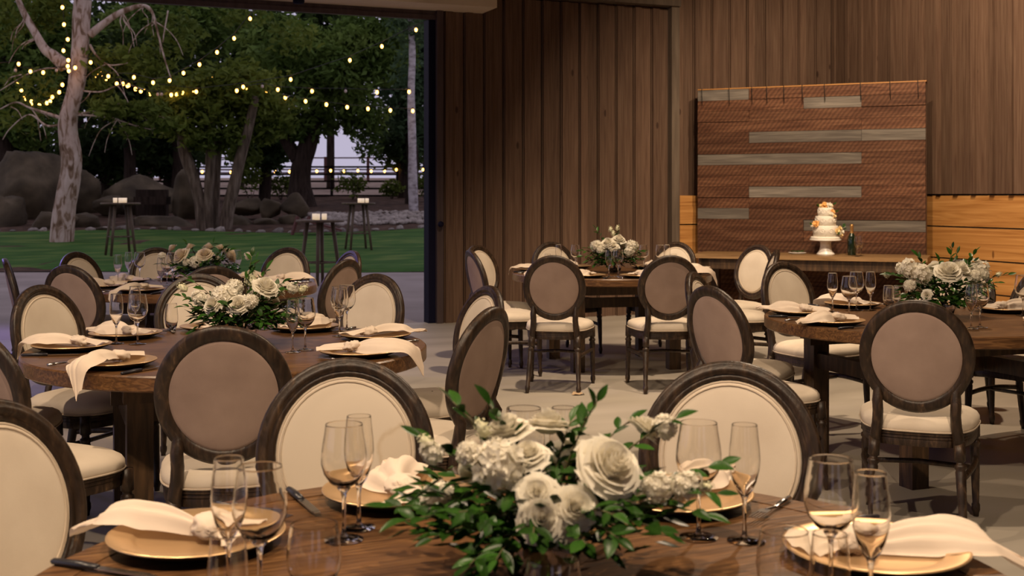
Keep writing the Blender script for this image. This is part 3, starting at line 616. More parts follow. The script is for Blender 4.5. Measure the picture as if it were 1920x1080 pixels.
lf.build('leaf_spray', 'leaf', ck)
bo = thing('champagne_bottle', 'dark green champagne bottle with gold foil neck beside the cake', 'bottle', on_console(1597, 12.62))
MB().lathe([(0, 0), (.042, 0), (.044, .006), (.044, .165), (.038, .20), (.022, .235), (.0165, .25), (0, .25)], 28).build('body', 'bottle_green', bo)
MB().lathe([(.0235, .228), (.018, .25), (.016, .295), (.019, .30), (.019, .325), (.012, .335), (0, .336)], 20).build('foil', 'gold_foil', bo)
cp = thing('cake_plate', 'small dark plate with green leaves on the console', 'plate', on_console(1495, 12.95))
MB().lathe([(0, 0), (.06, .0), (.10, .012), (.098, .016), (.058, .006), (0, .006)], 28).build('plate', 'china', cp)
for k in range(7):
    a = k*.9; d = Vector((math.cos(a), math.sin(a), .1))*.075; s = Vector((-math.sin(a), math.cos(a), 0))*.026; c = Vector((math.cos(a)*.02, math.sin(a)*.02, .018+.002*k))
    MB().add([c, c+d*.5+s, c+d, c+d*.5-s, c+d*.5+Vector((0, 0, .008))], [(0, 1, 4), (1, 2, 4), (2, 3, 4), (3, 0, 4)]).build('leaf', 'leaf', cp)

# ------------------------------------------------------------------ chair
RC = R(12); BU = Vector((0, -math.sin(RC), math.cos(RC))); BN = Vector((0, math.cos(RC), math.sin(RC))); BC = Vector((0, -.25, .745))
def bk(a, b, n): return BC+Vector((a, .45*a*a, 0))+BU*b+BN*n
def oval_ring(sa, sb, prof, n=56):
    rows = []
    for i in range(n):
        th = 2*PI*i/n; c, s = math.cos(th), math.sin(th); nx, ny = c/sa, s/sb; l = math.hypot(nx, ny); nx /= l; ny /= l
        rows.append([bk(c*sa+nx*p, s*sb+ny*p, q) for p, q in prof])
    return MB().grid(rows, closed_u=True, closed_v=True)
FPROF = [(-.024, -.012), (-.024, .006), (-.019, .014), (-.013, .015), (-.009, .010), (-.003, .020), (.006, .022), (.012, .014), (.017, .016), (.023, .011), (.026, .002), (.025, -.014), (.015, -.019), (-.012, -.019)]
def oval_pad(sa, sb, n0, dome, mat, name, sgn=1):
    rows = [];
    for k in range(9):
        f = k/8; q = math.sin(f*PI/2)
        rows.append([bk(math.cos(2*PI*j/48)*sa*q, math.sin(2*PI*j/48)*sb*q, n0+sgn*dome*(math.cos(f*PI/2)**.7 if f < 1 else 0)) for j in range(48)])
    if sgn > 0: rows = rows[::-1]
    return MB().grid(rows, closed_u=True).mesh(name, mat)
def outline(th, s=1.0):
    c, s_ = math.cos(th), math.sin(th); e = 2/3.4
    x = math.copysign(abs(c)**e, c); y = math.copysign(abs(s_)**e, s_); w = .238+.032*y
    if y > 0: y *= 1+.05*(1-x*x)
    return x*w*s, y*.235*s
NS = 48
def ring_at(s, z, dz=0): return [(*outline(2*PI*j/NS, s), z) for j in range(NS)]
def turned(path_top, path_bot, front):
    a, b = Vector(path_top), Vector(path_bot)
    prof = [(0, .024), (.18, .024), (.19, .017), (.215, .017), (.225, .024), (.25, .025), (.27, .019), (.29, .022), (.60, .0185), (.86, .0145), (.88, .0185), (.93, .0185), (.96, .014), (1, .012)]
    return MB().tube([a+(b-a)*t for t, r in prof], [r for t, r in prof], 10).mesh('leg', 'chair_wood')
CH_M = dict(
 frame=oval_ring(.200, .214, FPROF).mesh('back_frame', 'chair_wood'),
 pad=oval_pad(.177, .191, .006, .020, 'linen', 'back_pad'), pad_st=oval_pad(.177, .191, .006, .020, 'linen_stained', 'back_pad'),
 rear=oval_pad(.181, .195, -.008, .012, 'linen_taupe', 'rear_pad', -1),
 pip=oval_ring(.172, .186, [(.0032*math.cos(k*PI/3), .012+.0032*math.sin(k*PI/3)) for k in range(6)], 48).mesh('piping', 'piping'),
 pip2=oval_ring(.163, .177, [(.0028*math.cos(k*PI/3), .0165+.0028*math.sin(k*PI/3)) for k in range(6)], 48).mesh('piping', 'piping'))
cu = [ring_at(.93, .425), ring_at(.985, .432), ring_at(1.0, .445), ring_at(.995, .460), ring_at(.96, .474), ring_at(.88, .486), ring_at(.72, .496), ring_at(.5, .503), ring_at(.25, .506), ring_at(.02, .507)]
CH_M['cushion'] = MB().grid(cu, closed_u=True).mesh('seat_cushion', 'linen')
CH_M['spip'] = MB().tube([(x, y, .434) for x, y in [outline(2*PI*j/40, 1.0) for j in range(41)]], .004, 5, False).mesh('piping', 'piping')
ap = [ring_at(.97, .432), ring_at(.985, .428), ring_at(.985, .418), ring_at(.965, .414), ring_at(.97, .404), ring_at(.955, .400), ring_at(.965, .388), ring_at(.955, .372), ring_at(.90, .370)]
CH_M['apron'] = sharp(MB().grid(ap[::-1], closed_u=True, cap=True).mesh('apron', 'chair_wood'))
LEGS = [((-.225, .19, .43), (-.232, .205, 0)), ((.225, .19, .43), (.232, .205, 0)), ((-.164, -.216, .40), (-.184, -.315, 0)), ((.164, -.216, .40), (.184, -.315, 0))]
CH_M['legs'] = [turned(a, b, i < 2) for i, (a, b) in enumerate(LEGS)]
def post(s):
    q = lambda d, k=0: bk(s*(.202+k)*math.cos(R(d)), (.216+k)*math.sin(R(d)), -.003)
    pts = [q(-14), q(-26), q(-36, .001), q(-43, .004), Vector((s*.152, -.238, .555)), Vector((s*.150, -.230, .51)), Vector((s*.153, -.222, .46)), Vector((s*.160, -.217, .42)), Vector((s*.164, -.216, .37))]
    return MB().tube(pts, [.012, .018, .021, .023, .024, .024, .025, .026, .026], 10, flat=.9).mesh('back_post', 'chair_wood')
CH_M['posts'] = [post(-1), post(1)]
def stretch(s):
    pts = [(s*(.228-.055*f+.020*math.sin(f*PI)), .2-.46*f, .255+.015*math.sin(f*PI)) for f in [k/8 for k in range(9)]]
    return MB().tube(pts, .012, 8, flat=1.2).mesh('stretcher', 'chair_wood')
CH_M['str'] = [stretch(-1), stretch(1), MB().tube([(-.21, -.03, .262), (0, .0, .266), (.21, -.03, .262)], .011, 8).mesh('stretcher', 'chair_wood')]
def chair(label, bx, bz, face, group, stained=False):
    """bx, bz: where the top of the back stands; face: heading of the seat in degrees (0 = right, 90 = away)"""
    a = R(face); ux, uz = math.cos(a), math.sin(a)
    t = thing('dining_chair', label, 'chair', W(bx+ux*.30, bz+uz*.30), a-PI/2-TH, group)
    fr_ = obj('back_frame', CH_M['frame'], t)
    p = obj('back_pad', CH_M['pad_st' if stained else 'pad'], t); obj('piping', CH_M['pip'], p); obj('piping', CH_M['pip2'], p)
    r_ = obj('rear_pad', CH_M['rear'], t)
    s_ = obj('seat_cushion', CH_M['cushion'], t); obj('piping', CH_M['spip'], s_); obj('apron', CH_M['apron'], t)
    for m in CH_M['legs']: obj('leg', m, t)
    for m in CH_M['posts']: obj('back_post', m, t)
    for m in CH_M['str']: obj('stretcher', m, t)
    return t
# ------------------------------------------------------------------ round tables
TR = .83; TZ = .76
tt_top = sharp(MB().lathe([(0, .705), (TR-.07, .705), (TR-.07, .7585), (0, .7585)], 72).mesh('table_top', 'table_wood'))
tt_rim = sharp(MB().lathe([(TR-.0695, .700), (TR-.008, .700), (TR, .706), (TR, .754), (TR-.006, TZ), (TR-.0695, TZ), (TR-.0695, .700)], 72).mesh('table_rim', 'table_wood'))
lr = .40
tb_leg = MB().box(-.048, .048, -.048, .048, 0, .62).box(-.062, .062, -.062, .062, .62, .70).mesh('leg', 'table_wood_dark', False)
tb_ap = MB().box(-lr-.10, lr+.10, -.022, .022, .60, .699).mesh('apron', 'table_wood_dark', False)
tb_st = MB().box(-lr+.049, lr-.049, -.03, .03, .47, .55).mesh('stretcher', 'table_wood_dark', False)
TABLES = {}
def round_table(key, label, X, Z, legrot, grain):
    t = thing('round_table', label, 'table', W(X, Z), R(legrot)-TH, 'round banquet tables'); TABLES[key] = (X, Z)
    o = obj('table_top', tt_top, t, None, (0, 0, R(grain-legrot))); obj('table_rim', tt_rim, t, None, (0, 0, R(grain-legrot)))
    for sx in (-1, 1):
        for sy in (-1, 1): obj('leg', tb_leg, t, (sx*lr, sy*lr, 0))
        obj('apron', tb_ap, t, (0, sx*(lr-.07), 0)); obj('apron', tb_ap, t, (sx*(lr-.07), 0, 0), (0, 0, PI/2)) if False else None
        obj('stretcher', tb_st, t, (sx*lr, 0, 0), (0, 0, PI/2))
    obj('stretcher', tb_st, t)
NICK = {1: 'largest-bouquet table', 2: 'middle lawn-side table', 3: 'lawn-opening table', 4: 'board-wall table', 5: 'cake-console table'}
round_table(1, 'round dark wood table carrying the largest trailing rose bouquet', .015, 1.88, 20, 25)
round_table(2, 'round dark wood table between the largest-bouquet table and lawn-side table', -1.195, 4.98, 22, 10)
round_table(3, 'round dark wood table standing closest to the lawn opening', -2.24, 8.4, 15, 0)
round_table(4, 'round dark wood table standing in front of the brown board wall', .83, 9.8, 12, 0)
round_table(5, 'round dark wood table in front of the cake console', 2.17, 6.15, 20, 0)
DT = lambda top: .42*F/(top-HY)
# px of the back's top centre, depth, heading offset from facing the table centre, clockwise place
SEATS = {
 1: [(1370, 2.99, 12), (650, 3.05, -14), (-40, 2.42, 6)],
 2: [(417, 3.80, -4), (-70, 3.85, 0), (-152, 4.85, 0), (72, 5.55, 6), (372, 6.35, -8), (708, 6.35, 0, 238), (920, 5.50, 0, 208), (926, 4.45, 0, 155)],
 3: [(400, 7.05, 0), (125, 7.15, 0), (8, 7.9, 0), (140, 8.85, 0), (292, 9.6, 0), (542, 9.6, 0), (662, 9.05, 0, 215), (653, 7.80, 0)],
 4: [(1037, 8.30, 10), (880, 9.15, 0, 18), (893, 10.05, 0, -34), (1032, 10.75, 0), (1270, 10.75, 0), (1424, 10.15, 0, 213), (1458, 9.15, 0, 174), (1258, 8.30, -8)],
 5: [(1717, 4.74, 0), (1328, 5.5, 0, 29), (1297, 6.5, 0, -26), (1464, 7.5, 0, -58), (1800, 7.75, 0), (1972, 6.9, 0)]}
ORD = ['first', 'second', 'third', 'fourth', 'fifth', 'sixth', 'seventh', 'eighth']
FROM = {2: 'bouquet side', 3: 'middle-table side', 4: 'room-centre side', 5: 'bouquet side'}
HEAD = {}
def where(k, i): return f'{ORD[i]} clockwise from {FROM[k]}, {NICK[k]}'
for k, L_ in SEATS.items():
    tx, tz = TABLES[k]
    for i, (px, Z, d, *ab) in enumerate(L_):
        X = PX(px, Z); a = ab[0] if ab else math.degrees(math.atan2(tz-Z, tx-X))+d
        if k == 1: lab = ['oval-back chair facing the largest bouquet, clean cream pad, cake console side', 'oval-back chair facing the largest bouquet with a water stain on its cream pad', 'oval-back chair at the table with the largest bouquet, next to the water-stained one'][i]
        else: lab = 'oval-back chair, '+where(k, i)
        chair(lab, X, Z, a, 'oval-back chairs around the '+NICK[k], k == 1 and i == 1)

# ------------------------------------------------------------------ place settings
pl_top = MB().lathe([(0, .012), (.105, .012), (.112, .014), (.118, .019), (.155, .025), (.160, .0245), (.1605, .023)], 48).mesh('face', 'gold')
pl_bot = MB().lathe([(.1605, .0225), (.157, .019), (.118, .003), (.10, 0), (0, 0)], 48).mesh('underside', 'plate_under')
def napkin_mesh(seed, over, wmax, L_, deg=76, tall=1.0):
    r = random.Random(seed); mb = MB(); ph1, ph2 = r.uniform(0, 6), r.uniform(0, 6); bend = r.uniform(-.05, .05); crest = r.uniform(-.35, .35)
    edge = .192; m = 26; base = .024
    def path(y):
        if y < edge or not over: return y, base-(max(0, y-.15)*.10 if not over else 0)
        e = y-edge; q = min(e, .035); ang = q/.035*R(deg)
        yy = edge+math.sin(ang)*.028; zz = base-(1-math.cos(ang))*.028
        rest = e-q; return yy+rest*math.cos(R(deg)), zz-rest*math.sin(R(deg))
    def fold(t, f):     # cross section: one main crest with two sharp side pleats
        a = max(0, 1-abs(t-crest)/1.05)**.75
        b = .30*max(0, 1-abs(t-.55)/.22)+.28*max(0, 1-abs(t+.58)/.22)-.14*max(0, 1-abs(t-crest-.22)/.16)
        return a+b*(.5+.5*f)
    def dip(x, y):
        r_ = math.hypot(x, y); return -.0095 if r_ < .105 else -.0095+.0095*min(1, (r_-.105)/.03)
    rows = []; n = 26
    for i in range(n+1):
        f = i/n; y = -.015+f*L_
        w = .014+wmax*(min(1, f/.5)**.8)*(1 if f < .55 else 1-.93*((f-.55)/.45)**1.25)
        h = (.018+.036*math.sin(min(1, f*1.35+.04)*PI)**.9)*(1-.25*f)*tall+.002
        py, pz = path(y); row = []
        for j in range(m+1):
            t = -1+2*j/m; x = w*t+bend*f*f*2+.006*math.sin(f*7+ph1)
            skew = -.05*f*(abs(t)**1.5)*(1+.6*crest*t)
            py2, pz2 = path(y+skew)
            cr = abs(math.sin(5.5*t+ph2+1.5*f))**.5; row.append((x+.010*mnoise.noise((t*2, f*5, seed))*f, py2, pz2+dip(x, y+skew)*abs(t)+h*fold(t, f)-.011*(1-cr)*(1-t*t)*(.4+f)+.008*mnoise.noise((t*1.6+seed, f*4, 2.5))*(.3+f)*(.4+.6*(1-t*t))))
        rows.append(row)
    mb.grid(rows); rows = []; Ls = .085+.04*r.random()
    for i in range(13):
        f = i/12; w = .014+.058*f**.9; h = .024*(1-.7*f)+.004
        row = []
        for j in range(m+1):
            t = -1+2*j/m
            row.append((w*t-bend*.9*f, -.05-f*Ls*(1-.35*abs(t)**1.6*f), base+h*fold(t, f)+.003*math.sin(8*t+ph1)*f))
        rows.append(row)
    mb.grid(rows)
    me = mb.mesh('cloth', 'napkin')
    kb = MB(); rows = []; off = Vector((seed*3.1, 0, 0))
    for i in range(15):
        row = []
        for j in range(22):
            th = PI*i/14; p_ = 2*PI*j/22; d = Vector((math.sin(th)*math.cos(p_), math.cos(th), math.sin(th)*math.sin(p_)))
            g = abs(math.sin((d.x*2.2+d.y*3.4+d.z*1.6)*2.1+ph1)); rr_ = 1-.34*(1-g)**2.2+.28*mnoise.noise(d*1.6+off)
            row.append((d.x*.040*rr_, -.034+d.y*.038*rr_+.010*d.z, base+.012+d.z*.023*rr_))
        rows.append(row)
    kb.grid(rows, closed_u=True)
    return me, kb.mesh('knot', 'napkin')
NAPK = [napkin_mesh(*q) for q in ((1, True, .060, .31), (2, True, .070, .34), (3, False, .058, .27), (4, True, .055, .29), (5, False, .066, .25), (6, True, .056, .35, 24, .92), (7, True, .050, .36, 30, .9))]
kn_h = MB().tube([(0, .02, .006), (0, .06, .007), (0, .115, .006), (0, .12, .006)], [.008, .0095, .008, .004], 8, flat=.7).mesh('handle', 'knife_handle')
kn_b = MB().grid([[(-.007, .02, .006), (.007, .02, .006)], [(-.008, -.02, .006), (.009, -.02, .006)], [(-.008, -.07, .006), (.010, -.07, .006)], [(-.004, -.10, .006), (.006, -.10, .006)]]).mesh('blade', 'steel')
kn_b = MB().box(-.008, .009, -.085, .02, .005, .0065).box(-.006, .007, -.10, -.085, .005, .0062).mesh('blade', 'steel', False)
fk = MB().tube([(0, .10, .008), (0, .02, .006), (0, -.03, .012)], [.006, .0035, .004], 6, flat=.7)
fk.box(-.011, .011, -.055, -.03, .0105, .0125)
for k in range(4): fk.box(-.011+k*.0063, -.0085+k*.0063, -.10, -.055, .010, .012)
fk_m = fk.mesh('fork', 'steel', False)
fk_h = MB().tube([(0, .02, .006), (0, .07, .0075), (0, .10, .007)], [.0045, .0075, .007], 8, flat=.7).mesh('handle', 'steel')
def setting(k, ang, i, rad=.645, var=None, wtxt=None, napk=True, knife=True, fork=True):
    tx, tz = TABLES[k]; a = R(ang); v = i % 5 if var is None else var
    wt = wtxt or where(k, i); rz = a-PI/2-TH
    def P(x, y): return W(tx+math.cos(a)*(rad+y)+math.sin(a)*x, tz+math.sin(a)*(rad+y)-math.cos(a)*x, TZ)
    SPOTS[k][i] = P(0, 0)
    c = thing('charger_plate', 'gold charger plate at place setting '+wt, 'plate', P(0, 0), rz, 'gold chargers on the '+NICK[k])
    obj('face', pl_top, c); obj('underside', pl_bot, c)
    if napk:
        rj = random.Random(k*31+i)
        n = thing('napkin', 'knotted cream napkin on the charger '+wt, 'napkin', P(0, 0), rz+rj.uniform(-.25, .25), 'knotted napkins on the '+NICK[k])
        b, q = NAPK[v]; obj('cloth', b, n); obj('knot', q, n)
    if knife:
        n = thing('table_knife', 'dark-handled table knife by the charger '+wt, 'knife', P(-.195, .03), rz+.05, 'table knives on the '+NICK[k]); obj('handle', kn_h, n); obj('blade', kn_b, n)
    if fork:
        n = thing('table_fork', 'steel table fork by the charger '+wt, 'fork', P(.195, .03), rz-.05, 'table forks on the '+NICK[k]); obj('tines', fk_m, n); obj('handle', fk_h, n)
SPOTS = {k: {} for k in range(1, 6)}
T1G = ['charger on the cake-console side, largest-bouquet table', 'charger before the clean chair, largest-bouquet table', 'charger before the water-stained chair', 'charger next to the water-stained place', 'chairless place, largest-bouquet table']
T1W = ['cake-console side of the largest-bouquet table', 'before the clean chair facing the largest bouquet', 'before the water-stained chair', 'before the chair beside the water-stained one', 'with no chair in view, largest-bouquet table']
for i, (an, v) in enumerate(((17, 6), (60, 2), (113, 4), (155, 5), (203, 2))): setting(1, an, i, .655, v, T1W[i])
for k in (2, 3, 4, 5):
    tx, tz = TABLES[k]; an = []
    for i, (px, Z, d, *ab) in enumerate(SEATS[k]): an.append(math.degrees(math.atan2(Z-tz, PX(px, Z)-tx)))
    if k == 5: an.append(-38)
    n_ = len(an)
    for it in range(60):            # keep the places at least 39 degrees apart round the table
        for a in range(n_):
            for b in range(a+1, n_):
                df = (an[a]-an[b]+180) % 360-180
                if abs(df) < 39: e = (39-abs(df))/2*(1 if df >= 0 else -1); an[a] += e*.6; an[b] -= e*.6
    for i, a in enumerate(an): setting(k, a, i, .645, [2, 1, 0, 2, 4, 2, 4, 1][i] if k == 2 else (i*2+k) % 5)

# ------------------------------------------------------------------ glasses
def shell(prof, n=28): return MB().lathe(prof, n)
GL = {}
def glass_kind(key, bowl, stem, foot):
    GL[key] = [('bowl', shell(bowl, 28).mesh('bowl', 'glass_thin'))]
    if stem: GL[key].append(('stem', MB().lathe(stem, 12).mesh('stem', 'glass_solid')))
    if foot: GL[key].append(('foot', MB().lathe(foot, 28).mesh('foot', 'glass_thin' if stem else 'glass_solid')))
glass_kind('wine', [(.0, .094), (.012, .097), (.026, .107), (.037, .123), (.0425, .142), (.0425, .158), (.040, .178), (.0365, .198), (.0347, .2130), (.0345, .2148), (.0342, .2154), (.0338, .2148), (.0340, .2130), (.0358, .198), (.0392, .178), (.0417, .158), (.0417, .143), (.036, .124), (.024, .109), (0, .099)],
  [(0, .002), (.012, .003), (.005, .012), (.0038, .03), (.0038, .075), (.006, .088), (.013, .0965), (0, .0965)], [(0, 0), (.036, 0), (.0362, .001), (.020, .0025), (.006, .006), (0, .006)])
glass_kind('flute', [(.0, .080), (.007, .082), (.014, .092), (.022, .110), (.0275, .132), (.029, .150), (.0280, .170), (.0255, .192), (.0235, .2130), (.0233, .2148), (.0230, .2154), (.0227, .2148), (.0229, .2130), (.0249, .192), (.0274, .170), (.0283, .150), (.0268, .132), (.020, .110), (0, .086)],
  [(0, .002), (.010, .003), (.0045, .012), (.0036, .03), (.0036, .065), (.005, .076), (.008, .084), (0, .084)], [(0, 0), (.032, 0), (.0322, .001), (.018, .0025), (.006, .006), (0, .006)])
glass_kind('tumbler', [(0, .006), (.024, .007), (.034, .018), (.042, .038), (.0445, .058), (.042, .082), (.0378, .1080), (.0375, .1098), (.0371, .1104), (.0367, .1098), (.0370, .1080), (.0412, .082), (.0437, .058), (.0412, .038), (.033, .019), (0, .009)], None, [(0, 0), (.024, 0), (.026, .004), (.020, .0065), (0, .0065)])
glass_kind('stemless_flute', [(0, .008), (.018, .009), (.025, .022), (.0305, .05), (.031, .07), (.0285, .10), (.0258, .1280), (.0255, .1298), (.0252, .1304), (.0249, .1298), (.0252, .1280), (.0278, .10), (.0303, .07), (.0298, .05), (.024, .023), (0, .011)], None, [(0, 0), (.020, 0), (.021, .006), (.016, .0085), (0, .0085)])
GN = {'wine': ('wine_glass', 'clear stemmed wine glass'), 'flute': ('champagne_flute', 'clear stemmed champagne flute'), 'tumbler': ('stemless_glass', 'wide clear stemless glass'), 'stemless_flute': ('stemless_flute', 'narrow clear stemless flute')}
def glass(kind, p, place, near=None):
    nm, lab = GN[kind]; t = thing(nm, f'{lab} near the {near}' if near else f'{lab} on the {place}', 'glass', p, rnd.uniform(0, 6), f'{lab}es on the {place}'.replace('flutees', 'flutes'))
    for n_, me in GL[kind]: obj(n_, me, t)
GP = {}
def gd(kind, px, py, k, rim=False):
    h = {'wine': .215, 'flute': .215, 'tumbler': .11, 'stemless_flute': .13}[kind]
    z = TZ+(h if rim else 0); Z = (CH-z)*F/(py-HY); p = W(PX(px, Z), Z, TZ); c_ = W(*TABLES[k], TZ); GP.setdefault(k, [])
    fr_ = .037 if kind == 'wine' else .034; r_ = {'wine': .044, 'flute': .034, 'tumbler': .046, 'stemless_flute': .034}[kind]
    for it in range(80):
        mv = Vector((0, 0, 0))
        for q in SPOTS[k].values():
            d_ = p-q
            if d_.length < .163+fr_: mv += d_.normalized()*(.163+fr_-d_.length+.001)
        for q, rq in GP[k]:
            d_ = p-q
            if d_.length < r_+rq+.002: mv += (d_.normalized() if d_.length > 1e-4 else Vector((1, 0, 0)))*(r_+rq+.003-d_.length)
        d_ = p-c_
        if d_.length > TR-.05: mv -= d_.normalized()*(d_.length-TR+.05)
        if d_.length < .062+r_: mv += d_.normalized()*(.063+r_-d_.length)
        if mv.length < 1e-5: break
        p = p+mv*.7
    GP[k].append((p, r_))
    i = min(range(len(SPOTS[k])), key=lambda q: (SPOTS[k][q]-p).length)
    glass(kind, p, NICK[k], T1G[i] if k == 1 else f'{ORD[i]} place clockwise from {FROM[k]}, {NICK[k]}')
for kind, px, py in (('flute', 429, 858), ('wine', 487, 874), ('stemless_flute', 452, 990), ('tumbler', 572, 985), ('wine', 645, 795), ('flute', 673, 780), ('wine', 982, 765), ('flute', 1048, 764), ('wine', 1310, 792), ('flute', 1396, 796),
     ('wine', 1558, 860), ('flute', 1633, 886), ('tumbler', 1500, 990), ('stemless_flute', 1556, 1000), ('tumbler', 1036, 1046)): gd(kind, px, py, 1, True)
for k, L_ in {2: [('flute', 218, 644), ('wine', 258, 645), ('flute', 236, 626), ('stemless_flute', 354, 620), ('tumbler', 403, 613), ('flute', 549, 660), ('wine', 571, 656), ('wine', 611, 619), ('wine', 641, 621), ('flute', 662, 632)],
   3: [('flute', 224, 533), ('flute', 235, 528), ('wine', 247, 527), ('flute', 302, 543), ('wine', 325, 527), ('wine', 313, 535), ('tumbler', 408, 508), ('tumbler', 426, 506), ('flute', 491, 516), ('wine', 470, 514), ('wine', 455, 522)],
   4: [('flute', 1138, 519), ('wine', 1149, 519), ('stemless_flute', 1027, 504), ('tumbler', 1042, 503), ('flute', 1056, 504), ('wine', 1075, 503), ('wine', 1207, 506), ('flute', 1228, 504), ('wine', 1238, 505), ('stemless_flute', 1263, 504)],
   5: [('flute', 1561, 585), ('wine', 1592, 594), ('flute', 1603, 576), ('wine', 1612, 578), ('stemless_flute', 1643, 577), ('tumbler', 1679, 575), ('flute', 1821, 616), ('wine', 1836, 614), ('flute', 1857, 579), ('wine', 1912, 590), ('tumbler', 1704, 560)]}.items():
    for kind, px, py in L_: gd(kind, px, py, k)
for px, py in ((1607, 12.36), (1614, 12.46)): glass('flute', on_console(px, py), 'cake console')

# ------------------------------------------------------------------ floral centrepieces
def leaf_mesh(L_, w, fold, curl):
    mb = MB(); rows = []
    for i in range(6):
        t = i/5; ww = w*math.sin(PI*min(1, t*.97+.03))**.8*(1.15-.3*t); z = -curl*t*t
        rows.append([(-ww, t*L_, z+fold*ww), (0, t*L_, z), (ww, t*L_, z+fold*ww)])
    return mb.grid(rows).mesh('leaf', 'leaf')
LEAF = [leaf_mesh(1, .21, .45, .18), leaf_mesh(1, .25, .3, .30), leaf_mesh(1, .18, .5, .05), leaf_mesh(1, .23, .35, -.1)]
def petal(mb, a0, R0, h, span, curl, z0, r, n=5, m=6):
    rows = []; jit = r.uniform(-.04, .04)
    for i in range(n+1):
        t = i/n; row = []
        for j in range(m+1):
            s = -1+2*j/m; an = a0+s*span/2*(.55+.45*t)
            rr_ = R0*(.30+.70*t**.75)+curl*t**4*(1+.4*s*s)+.012*s*s; z = z0+h*t-(.10*s*s*h*t)-curl*.6*t**5+jit*t*.3+.012*math.sin(5*s+a0*3)*t
            row.append((rr_*math.cos(an), rr_*math.sin(an), z))
        rows.append(row)
    return mb.grid(rows)
def rose_spec(seed, full=1.0):
    r = random.Random(seed); sp = []
    for R0, h, n, span, curl, z0 in ((.07, .92, 2, 3.9, 0, .0), (.16, .92, 3, 3.0, .02, -.02), (.27, .90, 3, 2.7, .04, -.05), (.39, .86, 4, 2.3, .07, -.10), (.51, .80, 5, 2.0, .11, -.15), (.63, .72, 5, 1.9, .17, -.20), (.74, .60, 6, 1.7, .24, -.24), (.82, .42, 6, 1.6, .30, -.26)):
        o = r.uniform(0, 6)
        for k in range(n): sp.append((o+2*PI*k/n+r.uniform(-.15, .15), R0*r.uniform(.94, 1.06), h*r.uniform(.93, 1.05), span, curl*r.uniform(.6, 1.4), z0))
    return sp, r
ROSE = []
for s in range(3):
    sp, r = rose_spec(s+11); ms = []; al = MB()
    for q in sp: ms.append(petal(MB(), *q, r).mesh('petal', 'petal_white')); petal(al, *q, r)
    core = MB().ball((0, 0, .05), .28, 10, 8, (1, 1, 1.2)); core2 = MB().lathe([(0, -.25), (.2, -.2), (.3, -.05), (.2, .1), (0, .1)], 12)
    ROSE.append((core2.mesh('rose', 'petal_white'), ms, al.mesh('rose', 'petal_white'), MB().add(al.v, al.f).mesh('rose', 'petal_cream')))
def cluster_mesh(seed, n, mat, elong=1.0, fr_=.30):
    r = random.Random(seed); mb = MB()
    for k in range(n):
        z = 1-2*(k+.5)/n*.82; th = k*2.39996; q = math.sqrt(max(0, 1-z*z)); d = Vector((q*math.cos(th), q*math.sin(th), z)); c = Vector((d.x*.8, d.y*.8, d.z*.8*elong))+Vector((r.uniform(-.06, .06),)*3)
        f = fr_*r.uniform(.8, 1.2)
        flower_head(mb, c, f, r, 5, .25, d); flower_head(mb, c+d*.06, f*.55, r, 4, .6, d)
    mb.ball((0, 0, 0), .62, 10, 8, (1, 1, elong))
    return mb.mesh('blossom_cluster', mat)
CLUS = [cluster_mesh(1, 26, 'petal_white', 1.0, .46), cluster_mesh(2, 24, 'petal_white', 1.45, .42), cluster_mesh(3, 26, 'petal_bud', 1.6, .22)]
vase_m = [('bowl', MB().lathe([(0, .004), (.040, .004), (.052, .02), (.060, .05), (.058, .085), (.0505, .1085), (.050, .1098), (.0492, .1103), (.0485, .1098), (.0490, .1085), (.0565, .085), (.0585, .05), (.05, .021), (0, .008)], 28).mesh('bowl', 'glass_thin')),
  ('stem_bundle', None)]
stem_b = MB(); r = random.Random(4)
for k in range(12):
    a = k*2.4; stem_b.tube([(.03*math.cos(a), .03*math.sin(a), .012), (-.03*math.cos(a+.5), -.03*math.sin(a+.5), .105)], .0028, 5)
stem_b = stem_b.mesh('stem_bundle', 'stem')
